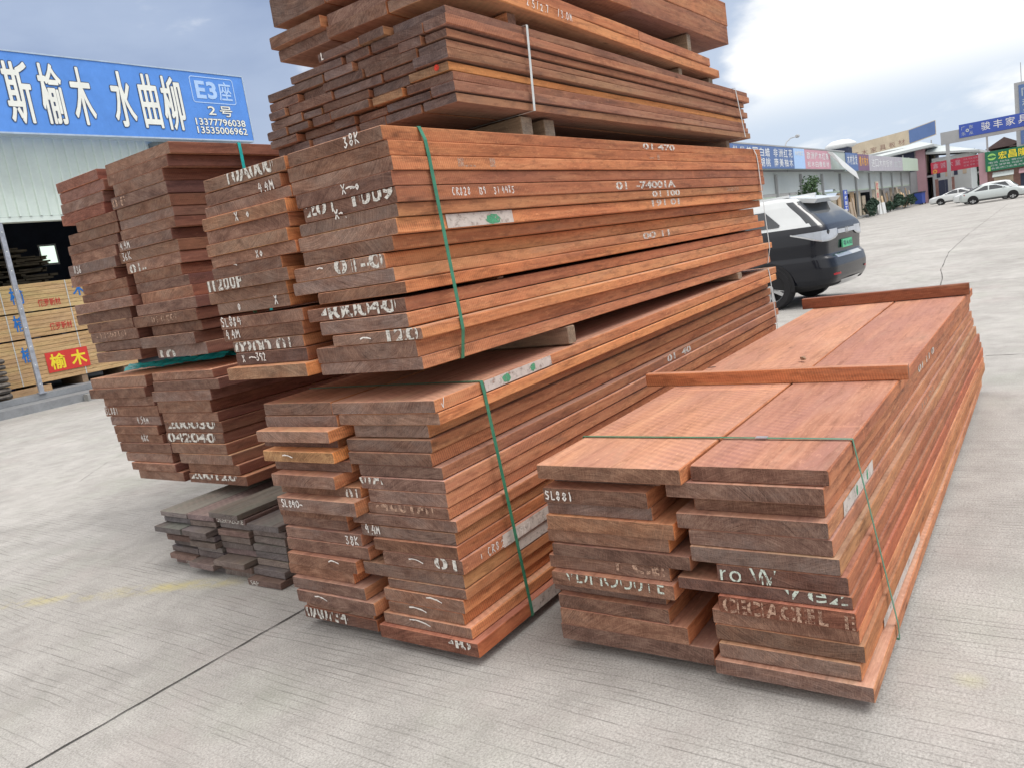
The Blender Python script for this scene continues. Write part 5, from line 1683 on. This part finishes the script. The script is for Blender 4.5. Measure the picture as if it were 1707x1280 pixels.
# overhead gateway banner
t = thing('gateway_banner', 'royal blue overhead banner with white characters spanning the gateway', 'banner', (118, 11.15, 7.55))
bm = bmesh.new()
box(bm, 0, .5, -14, 0, 0, 1.62)
obj('panel', bm, M_FAR_BLUE2, t)
bm = bmesh.new()
box(bm, .05, .55, -14, 2.1, -.42, -.02)
box(bm, .05, .55, .02, 2.1, -.02, 1.1)
obj('beam', bm, M_GREYCONC, t)
for k, c in enumerate('骏丰家具城'):
    bm = bmesh.new()
    put_text(bm, c, (-.012, -2.42 - k * 1.30, .42), (0, -1, 0), (0, 0, 1), .98, .98, .004)
    obj('lettering', bm, M_WHITE, t)
bm = bmesh.new()
for k, c in enumerate('广东乐从'):
    put_text(bm, c, (-.012, -.25 - (k % 2) * .85, .92 if k < 2 else .2), (0, -1, 0), (0, 0, 1), .45, .45, .0)
lathe(bm, [(.08, 0), (.2, 0), (.2, -.01), (.08, -.01)], (-.012, -.92, .78), (1, 0, 0), 14)
obj('small_writing', bm, M_FAR_WALL, t)
bm = bmesh.new()
box(bm, .1, .5, 1.2, 1.6, -7.55, -.43)
box(bm, .1, .4, -3.05, -2.85, -7.55, -.43)
box(bm, .1, .5, -13.5, -13.1, -7.55, -.43)
obj('post', bm, M_GREYCONC, t)

t = thing('tower_block', 'tall grey tower with a vertical blue sign and a roof mast, at the right edge', 'building', (140, 6.05, 0))
bm = bmesh.new()
box(bm, 0, 14, -14, 0, 0, 14.9)
obj('wall', bm, M_GREYCONC, t)
bm = bmesh.new()
box(bm, -.12, -.005, -2.6, -.55, 6.2, 14.5)
sg = obj('blue_sign', bm, M_FAR_BLUE, t)
for k, c in enumerate('同和汇家具'):
    bm = bmesh.new()
    put_text(bm, c, (-.13, -.9, 12.9 - k * 1.5), (0, -1, 0), (0, 0, 1), 1.2, 1.1, .0)
    obj('lettering', bm, M_FAR_WALL, sg)
for k in range(4):
    for j in range(3):
        bm = bmesh.new()
        box(bm, -.06, -.005, -5.2 - j * 2.4, -3.6 - j * 2.4, 1.2 + k * 3.2, 3.0 + k * 3.2)
        obj('window', bm, M_FAR_NAVY, t)
bm = bmesh.new()
for k in range(4):
    box(bm, -.06, -.005, -.5, -.25, 1.5 + k * 1.2, 2.2 + k * 1.2)
obj('vent_slot', bm, M_FAR_NAVY, t)
bm = bmesh.new()
tube(bm, [(.4, -.9, 14.9), (.4, -.9, 17.6)], .05, 6)
obj('mast', bm, M_GREYCONC, t)

t = thing('green_shop', 'shop with awnings under the green sign, behind the parked cars', 'building', (110, 7.85, 0))
bm = bmesh.new()
box(bm, .3, 9, -14, 0, 0, 5.0)
obj('wall', bm, M_BRICK, t)
bm = bmesh.new()
box(bm, -.1, .6, -.05, .75, 0, 5.0)
obj('pillar', bm, M_PINKCOL, t)
for k in range(3):
    bm = bmesh.new()
    v = [bm.verts.new(p) for p in ((-.9, -.6 - k * 2.6, 2.05), (-.9, -2.7 - k * 2.6, 2.05), (.29, -2.7 - k * 2.6, 2.55), (.29, -.6 - k * 2.6, 2.55))]
    w = [bm.verts.new((p.co.x, p.co.y, p.co.z - .06)) for p in v]
    bm.faces.new(v)
    bm.faces.new(w[::-1])
    for i in range(4):
        bm.faces.new((v[i], w[i], w[(i + 1) % 4], v[(i + 1) % 4]))
    obj('awning', bm, M_FAR_WALL if k == 0 else M_PINKCOL, t)
    bm = bmesh.new()
    box(bm, .2, .29, -2.6 - k * 2.6, -.7 - k * 2.6, .1, 1.95)
    obj('shop_window', bm, M_CREAM if k == 0 else M_FAR_NAVY, t)
t = thing('green_sign', 'dark green shop sign with yellow characters and a pale round emblem', 'sign', (109.6, 7.9, 2.72))
bm = bmesh.new()
box(bm, 0, .2, -14, 0, 0, 2.28)
obj('panel', bm, M_FAR_GREEN, t)
for k, c in enumerate('宏昌隆木業'):
    bm = bmesh.new()
    put_text(bm, c, (-.012, -1.32 - k * .98, 1.22), (0, -1, 0), (0, 0, 1), .82, .86, .012)
    obj('lettering', bm, M_YELLOW, t)
bm = bmesh.new()     # round emblem: two curved leaves chasing each other
for s in (0, math.pi):
    o1, i1 = [], []
    for k in range(13):
        a = s + math.pi * (.05 + .9 * k / 12)
        w = .15 * math.sin(math.pi * k / 12) ** .6 + .015
        for lst, rad in ((o1, .42), (i1, .42 - w * 1.4)):
            lst.append(bm.verts.new((-.012, -.68 - rad * math.cos(a), 1.62 + rad * .9 * math.sin(a))))
    for k in range(12):
        bm.faces.new((o1[k], o1[k + 1], i1[k + 1], i1[k]))
quad(bm, [(-.012, -.48, 1.80), (-.012, -.55, 1.72), (-.012, -.90, 1.44), (-.012, -.83, 1.52)])
obj('emblem', bm, M_LIME, t)
bm = bmesh.new()
for k, s in enumerate(('电话 地址 佛山市顺德区', '巴花 菠萝格 鸡翅木 花梨木 红檀', '各类进口名贵木材加工批发')):
    put_text(bm, s, (-.012, -.55 if k else -.35, .86 - k * .34), (0, -1, 0), (0, 0, 1), 5.2, .22, .0)
obj('small_writing', bm, M_FAR_WALL, t)
bm = bmesh.new()
box(bm, -.014, -.004, -.5, -.22, .05, .62)
obj('yellow_tag', bm, M_LIME, t)

t = thing('tiled_house', 'old house with dark tiled gable roof between the banner and the green sign', 'house', (150, 11.0, 0))
bm = bmesh.new()
box(bm, 0, 10, -8.4, -.6, 0, 6.2)
obj('wall', bm, M_BRICK, t)
bm = bmesh.new()
for (a, b, zt, rdg) in ((-.3, -5.6, 6.6, 8.1), (-3.4, -9.0, 6.4, 7.5)):
    v = [bm.verts.new(p) for p in ((-.8, a, zt), (-.8, (a + b) / 2, rdg), (-.8, b, zt), (11, b, zt), (11, (a + b) / 2, rdg), (11, a, zt))]
    bm.faces.new((v[0], v[1], v[4], v[5]))
    bm.faces.new((v[1], v[2], v[3], v[4]))
    bm.faces.new((v[0], v[2], v[1]))
    bm.faces.new((v[5], v[4], v[3]))
    bm.faces.new((v[0], v[5], v[3], v[2]))
obj('roof', bm, M_ROOF, t)
TG = 'trees beyond the gateway'
tree('dark tree behind the red sign, left of the green sign', (136, 11.6, 0), 6.6, 2.4, 1500, .28, 41, M_LEAFD, TG, .2, .12, 12)
tree('blue-green tree under the gateway banner, close to the green sign', (140, 9.9, 0), 6.0, 1.9, 1200, .28, 42, M_LEAFD, TG, .2, .10, 12)
tree('low treetop peeping over the red sign, farthest back', (158, 13.8, 0), 7.6, 2.6, 1200, .32, 43, M_LEAF, TG, .2, .2, 12)
tree('bushy tree beside the tiled house', (139, 8.2, 0), 5.4, 1.6, 900, .28, 44, M_LEAFD, TG, .2, .1, 10)
# far low houses close the view along the horizon
rr = random.Random(77)
for k, (x, y, w, h, lab) in enumerate(((175, 24, 22, 6, 'low grey building far behind the gateway'), (180, -2, 24, 7, 'pale low building far off at the right edge'), (170, 58, 30, 7, 'long low building far behind the piles'), (60, 60, 60, 6.0, 'wide low building behind the left rear pile'))):
    t = thing('far_building', lab, 'building', (x, y, 0), 0, 'far low buildings')
    bm = bmesh.new()
    box(bm, 0, 12, -w / 2, w / 2, 0, h)
    obj('wall', bm, M_GREYCONC, t)
    bm = bmesh.new()
    box(bm, -.6, 12.6, -w / 2 - .6, w / 2 + .6, h + .01, h + .4)
    obj('roof', bm, M_ROOF, t)
    for j in range(int(w // 4)):
        bm = bmesh.new()
        box(bm, -.06, -.004, -w / 2 + 1 + j * 4, -w / 2 + 3 + j * 4, 1.5, 3.6)
        obj('window', bm, M_FAR_NAVY, t)


# ------------------------------------------------------------------ cars
def contour(L, n_c=10, n_s=64):
    """Rounded rectangle for one height: L = (rear x, front x, half width, rear corner radius, front corner radius)."""
    xr, xf, hw, rr_, rf = L
    P = []
    def arc(cx, cy, r, a0, a1):
        for k in range(n_c):
            a = math.radians(a0 + (a1 - a0) * k / (n_c - 1))
            P.append((cx + r * math.cos(a), cy + r * math.sin(a)))
    n_e = 12
    for k in range(1, n_e):                         # rear, from right to left
        t_ = k / n_e
        P.append((xr - .05 * rr_ * math.sin(math.pi * t_), -(hw - rr_) + 2 * (hw - rr_) * t_))
    arc(xr + rr_, hw - rr_, rr_, 180, 90)
    for k in range(1, n_s):                         # left side
        P.append((xr + rr_ + (xf - rf - xr - rr_) * k / n_s, hw))
    arc(xf - rf, hw - rf, rf, 90, 0)
    for k in range(1, n_e):
        t_ = k / n_e
        P.append((xf + .10 * rf * math.sin(math.pi * t_), (hw - rf) - 2 * (hw - rf) * t_))
    arc(xf - rf, -(hw - rf), rf, 0, -90)
    for k in range(1, n_s):
        P.append((xf - rf - (xf - rf - xr - rr_) * k / n_s, -hw))
    arc(xr + rr_, -(hw - rr_), rr_, -90, -180)
    return P


def car_shell(levels, classify, mats, root, nz=44):
    zs = [l[0] for l in levels]
    def at(z):
        for i in range(len(zs) - 1):
            if zs[i] <= z <= zs[i + 1]:
                f = (z - zs[i]) / (zs[i + 1] - zs[i])
                g = lambda q: max(0, min(len(zs) - 1, q))
                out = []
                for c in range(1, 6):
                    p0, p1, p2, p3 = levels[g(i - 1)][c], levels[i][c], levels[i + 1][c], levels[g(i + 2)][c]
                    lin = p1 + (p2 - p1) * f
                    cr = .5 * (2 * p1 + (p2 - p0) * f + (2 * p0 - 5 * p1 + 4 * p2 - p3) * f * f + (3 * p1 - p0 - 3 * p2 + p3) * f ** 3)
                    out.append(.5 * lin + .5 * cr)
                return out
    rows = []
    for k in range(nz + 1):
        z = zs[0] + (zs[-1] - zs[0]) * k / nz
        rows.append([(x, y, z) for x, y in contour(at(z))])
    bms = {}
    n = len(rows[0])
    def face(pts):
        c = (sum(p[0] for p in pts) / len(pts), sum(p[1] for p in pts) / len(pts), sum(p[2] for p in pts) / len(pts))
        nm = classify(c)
        if nm not in bms:
            bms[nm] = (bmesh.new(), {})
        b, d = bms[nm]
        vs = []
        for p in pts:
            key = tuple(round(q, 5) for q in p)
            if key not in d:
                d[key] = b.verts.new(p)
            if d[key] not in vs:
                vs.append(d[key])
        if len(vs) >= 3:
            try:
                b.faces.new(vs)
            except ValueError:
                pass
    for a, b in zip(rows[:-1], rows[1:]):
        for i in range(n):
            j = (i + 1) % n
            face((a[i], a[j], b[j], b[i]))
    face(rows[-1])
    face(rows[0][::-1])
    for nm, (b, d) in bms.items():
        obj(nm, b, mats[nm], root, True)


def wheel(root, x, y, r, side, wd=.22):
    bm = bmesh.new()
    prof = [(r * .66, 0), (r * .70, .012), (r * .93, .018), (r, -.02), (r, -wd + .02), (r * .93, -wd), (r * .3, -wd)]
    lathe(bm, prof, (x, y, r), (0, side, 0), 28)
    w = obj('wheel', bm, M_TYRE, root)
    bm = bmesh.new()
    lathe(bm, [(r * .68, .004), (r * .62, -.02), (r * .60, -.07)], (x, y, r), (0, side, 0), 28)
    lathe(bm, [(.001, -.002), (r * .14, -.004), (r * .16, -.03)], (x, y, r), (0, side, 0), 14)
    for k in range(10):
        a = 2 * math.pi * k / 10 + (.12 if k % 2 else -.12)
        c, s = math.cos(a), math.sin(a)
        p = [(r * .12, -.035), (r * .12, .035), (r * .64, .028), (r * .64, -.028)]
        quad(bm, [(x + q * c - w_ * s, y + side * (-.012), r + q * s + w_ * c) for q, w_ in p])
    obj('rim', bm, M_RIM, w)
    bm = bmesh.new()
    lathe(bm, [(.001, -.075), (r * .62, -.075)], (x, y, r), (0, side, 0), 20)
    obj('brake_disc', bm, M_TYRE, w)


def arch(root, x, y, r, side):
    bm = bmesh.new()
    n = 22
    o1, i1 = [], []
    for k in range(n + 1):
        a = math.radians(-12 + 204 * k / n)
        o1.append(bm.verts.new((x + (r + .050) * math.cos(a), y + side * .006, r + (r + .050) * math.sin(a))))
        i1.append(bm.verts.new((x + (r + .028) * math.cos(a), y + side * .010, r + (r + .028) * math.sin(a))))
    for k in range(n):
        bm.faces.new((o1[k], o1[k + 1], i1[k + 1], i1[k]))
    c = bm.verts.new((x, y + side * .004, r))
    for k in range(n):
        bm.faces.new((i1[k], i1[k + 1], c))
    obj('wheel_arch', bm, M_TYRE, root)


# the dark two-tone SUV beside the middle pile; local x runs forward from the rear bumper
suv = thing('parked_car', 'black SUV with white roof, green number plate, parked beyond the middle pile', 'car', (13.82, 2.93, 0), math.radians(84))
LV = [(.24, .40, 4.40, .74, .30, .3), (.30, .10, 4.62, .86, .26, .35), (.42, .02, 4.74, .925, .26, .4), (.60, .0, 4.78, .945, .28, .45), (.74, .03, 4.78, .945, .28, .45), (.80, .10, 4.74, .935, .22, .4),
      (1.00, .09, 4.66, .945, .22, .4), (1.18, .07, 4.20, .935, .20, .4), (1.28, .12, 3.62, .89, .17, .3), (1.45, .28, 3.10, .81, .16, .3), (1.63, .48, 2.70, .74, .16, .3), (1.745, .60, 2.45, .68, .15, .3), (1.795, .80, 2.2, .56, .2, .3), (1.815, 1.0, 2.0, .40, .2, .2)]


def cls_suv(c):
    x, y, z = c
    if z < .34:
        return 'underbody'
    if z < 1.275:
        return 'body'
    if z > 1.70:
        return 'roof'
    # side: D-pillar edge rakes forward as it rises
    rake = .30 + (z - 1.28) * 1.05
    if x < rake:
        return 'rear_window'
    if abs(y) > .6 and 1.32 < z < 1.62:
        if 1.72 < x < 2.85 - (z - 1.32) * .6:
            return 'side_window'
        if 2.95 < x < 3.35 - (z - 1.32) * 1.4:
            return 'side_window'
    if x > 3.55 - (z - 1.28) * 2.1:
        return 'windscreen'
    return 'roof'


car_shell(LV, cls_suv, {'underbody': M_TYRE, 'body': M_BLACKCAR, 'roof': M_WHITECAR, 'rear_window': M_GLASS, 'side_window': M_GLASS, 'windscreen': M_GLASS}, suv, 120)
for (x, s) in ((1.02, 1), (1.02, -1), (3.78, 1), (3.78, -1)):
    arch(suv, x, s * .945, .36, s)
    wheel(suv, x, s * .960, .36, s)
for s in (1, -1):                                  # rear quarter lights
    bm = bmesh.new()
    hw = lambda z: (.895 + (.815 - .895) * (z - 1.28) / .17) if z < 1.45 else (.815 + (.745 - .815) * (z - 1.45) / .18)
    rows = []
    for q in range(9):
        z = 1.33 + .27 * q / 8
        xa = .76 + (z - 1.33) * 1.15 + (.05 * (1 - q) if q < 1 else 0)
        rows.append([bm.verts.new((x, s * (hw(z) + .007), z)) for x in (xa, 1.62)])
    for a, d in zip(rows[:-1], rows[1:]):
        bm.faces.new((a[0], a[1], d[1], d[0]))
    obj('quarter_window', bm, M_GLASS, suv)
bm = bmesh.new()                                   # roof spoiler
v = []
for (x, y, z) in ((.28, -.54, 1.690), (.28, .54, 1.690), (.84, .58, 1.795), (.84, -.58, 1.795)):
    v.append((bm.verts.new((x, y, z)), bm.verts.new((x + .06, y * .98, z - .06))))
for i in range(4):
    a, b = v[i], v[(i + 1) % 4]
    bm.faces.new((a[0], a[1], b[1], b[0]))
bm.faces.new([q[0] for q in v])
bm.faces.new([q[1] for q in v][::-1])
obj('spoiler', bm, M_WHITECAR, suv)
for s in (1, -1):                                  # tail lamps wrap round the corner
    bm = bmesh.new()
    cor = [(.62, .952), (.40, .952), (.25, .948), (.145, .905), (.095, .82), (.075, .70), (.07, .52), (.07, .40)]
    hi_ = [1.175, 1.18, 1.182, 1.185, 1.188, 1.19, 1.19, 1.19]
    lo_ = [1.165, 1.10, 1.05, 1.02, 1.015, 1.02, 1.04, 1.08]
    a = [bm.verts.new((p[0] - .008, s * p[1], z)) for p, z in zip(cor, lo_)]
    b = [bm.verts.new((p[0] - .008, s * p[1], z)) for p, z in zip(cor, hi_)]
    for k in range(len(cor) - 1):
        bm.faces.new((a[k], a[k + 1], b[k + 1], b[k]))
    tl = obj('tail_lamp', bm, M_LAMP, suv)
    bm = bmesh.new()
    for k in range(len(cor) - 1):
        p, q = cor[k], cor[k + 1]
        quad(bm, [(p[0] - .012, s * (p[1] + .003), lo_[k]), (q[0] - .012, s * (q[1] + .003), lo_[k + 1]), (q[0] - .012, s * (q[1] + .003), lo_[k + 1] + .022), (p[0] - .012, s * (p[1] + .003), lo_[k] + .022)])
    obj('chrome_edge', bm, M_CHROME, tl)
    bm = bmesh.new()
    ys = [.58, .64, .70, .75, .79]
    xs = [.0, .003, .012, .026, .044]
    for k in range(4):
        quad(bm, [(xs[k] - .006, s * ys[k], .47), (xs[k + 1] - .006, s * ys[k + 1], .475), (xs[k + 1] - .006, s * ys[k + 1], .51), (xs[k] - .006, s * ys[k], .50)])
    obj('reflector', bm, M_REDLENS, suv)
    bm = bmesh.new()
    box(bm, .70, 3.1, s * .58 - .02, s * .58 + .02, 1.775, 1.815)
    obj('roof_rail', bm, M_CHROME, suv)
bm = bmesh.new()
box(bm, .048, .063, -.40, .40, 1.10, 1.165)
obj('lamp_bar', bm, M_LAMP, suv)
bm = bmesh.new()
put_text(bm, 'H', (.043, .06, 1.08), (0, -1, 0), (0, 0, 1), .11, .10, .03)
obj('badge', bm, M_CHROME, suv)
bm = bmesh.new()
box(bm, .050, .072, -.23, .23, .86, .99)
pl_ = obj('number_plate', bm, M_PLATE, suv)
bm = bmesh.new()
put_text(bm, '粤 A 52', (.047, .20, .89), (0, -1, 0), (0, 0, 1), .40, .075, .02)
obj('plate_writing', bm, M_FAR_NAVY, pl_)
bm = bmesh.new()                                   # bright ledge above the bumper, silver skid trim below
pts = [(.16, .86), (.06, .72), (.02, .5), (.0, 0), (.02, -.5), (.06, -.72), (.16, -.86)]
for (a, b) in zip(pts[:-1], pts[1:]):
    quad(bm, [(a[0] - .012, a[1], .735), (b[0] - .012, b[1], .735), (b[0] + .05, b[1], .785), (a[0] + .05, a[1], .785)])
obj('bumper_ledge', bm, M_CHROME, suv)
bm = bmesh.new()
pts = [(.10, .62), (.055, .45), (.035, 0), (.055, -.45), (.10, -.62)]
for (a, b) in zip(pts[:-1], pts[1:]):
    quad(bm, [(a[0] - .012 + .06, a[1], .285), (b[0] - .012 + .06, b[1], .285), (b[0] - .02, b[1], .37), (a[0] - .02, a[1], .37)])
obj('skid_trim', bm, M_CHROME, suv)
for s in (1, -1):
    bm = bmesh.new()
    lathe(bm, [(.001, 0), (.045, .02), (.06, .09), (.05, .16), (.001, .18)], (3.0, s * .93, 1.22), (0, s, .1), 10)
    obj('mirror', bm, M_BLACKCAR, suv, True)


def sedan(label, loc, rz, m, seed=0, suvish=False, group='cars parked before the green shop'):
    root = thing('parked_car', label, 'car', loc, rz, group)
    if suvish:
        lv = [(.22, .30, 4.45, .72, .25, .3), (.30, .05, 4.62, .85, .25, .35), (.55, .0, 4.68, .90, .25, .45), (.80, .04, 4.62, .90, .25, .5), (.95, .10, 4.15, .87, .22, .5), (1.02, .14, 3.75, .84, .2, .3), (1.25, .40, 3.1, .74, .2, .3), (1.45, .62, 2.55, .66, .2, .3), (1.53, .9, 2.2, .5, .2, .2), (1.545, 1.1, 2.0, .35, .2, .2)]
        belt, top, rr_, rf = 1.0, 1.46, .42, 3.75
    else:
        lv = [(.20, .30, 4.45, .72, .25, .3), (.28, .05, 4.62, .84, .25, .35), (.50, .0, 4.68, .89, .25, .45), (.72, .02, 4.64, .89, .25, .5), (.86, .06, 4.30, .87, .22, .5), (.95, .22, 3.60, .83, .2, .3), (1.15, .75, 3.00, .72, .2, .3), (1.33, 1.25, 2.45, .62, .2, .3), (1.40, 1.55, 2.2, .5, .2, .2), (1.415, 1.7, 2.1, .35, .15, .15)]
        belt, top, rr_, rf = .93, 1.345, .75, 3.55

    def cls(c):
        x, y, z = c
        if z < .27:
            return 'underbody'
        if z < belt:
            return 'body'
        if z > top:
            return 'body'
        k = (z - belt) / (top - belt)
        sl = .95 if not suvish else .35
        if abs(y) > .45 and belt + .03 < z < top - .05:
            if rr_ + sl * k + .18 < x < 1.98 or 2.06 < x < rf - 1.0 * k - .22:
                return 'side_window'
        if x < rr_ + sl * k - .15:
            return 'rear_window'
        if x > rf - 1.05 * k - .05:
            return 'windscreen'
        return 'body'
    car_shell(lv, cls, {'underbody': M_TYRE, 'body': m, 'side_window': M_GLASS, 'rear_window': M_GLASS, 'windscreen': M_GLASS}, root, 40)
    for (x, s) in ((.95, 1), (.95, -1), (3.60, 1), (3.60, -1)):
        arch(root, x, s * .895, .32, s)
        wheel(root, x, s * .905, .32, s)
    for s in (1, -1):
        bm = bmesh.new()
        quad(bm, [(.10, s * .80, .70), (.42, s * .90, .74), (.40, s * .90, .86), (.09, s * .78, .86)])
        obj('tail_lamp', bm, M_REDLENS, root)
        bm = bmesh.new()
        quad(bm, [(4.52, s * .72, .66), (4.05, s * .892, .70), (4.0, s * .885, .80), (4.42, s * .74, .78)])
        obj('headlight', bm, M_LAMP, root)
        bm = bmesh.new()
        lathe(bm, [(.001, 0), (.04, .02), (.055, .08), (.045, .15), (.001, .17)], (2.98, s * .85, .99), (0, s, .1), 8)
        obj('mirror', bm, m, root, True)
        bm = bmesh.new()
        box(bm, .9, 3.7, s * .893 - .004, s * .893 + .004, .285, .33)
        obj('sill', bm, M_TYRE, root)
    return root


sedan('silver saloon car parked sideways before the green shop, nearest of the far cars', (73.2, 7.12, 0), math.radians(-90), M_SILVER)
sedan('white hatchback car half hidden behind the silver saloon', (76.6, 3.25, 0), math.radians(90), M_WHITECAR, suvish=True)
sedan('dark car at the right edge behind the white hatchback', (80.5, -2.2, 0), math.radians(90), M_BLACKCAR, suvish=False)
sedan('pale car far back between the gate pillar and the white hatchback', (92, 7.0, 0), math.radians(90), M_WHITECAR)
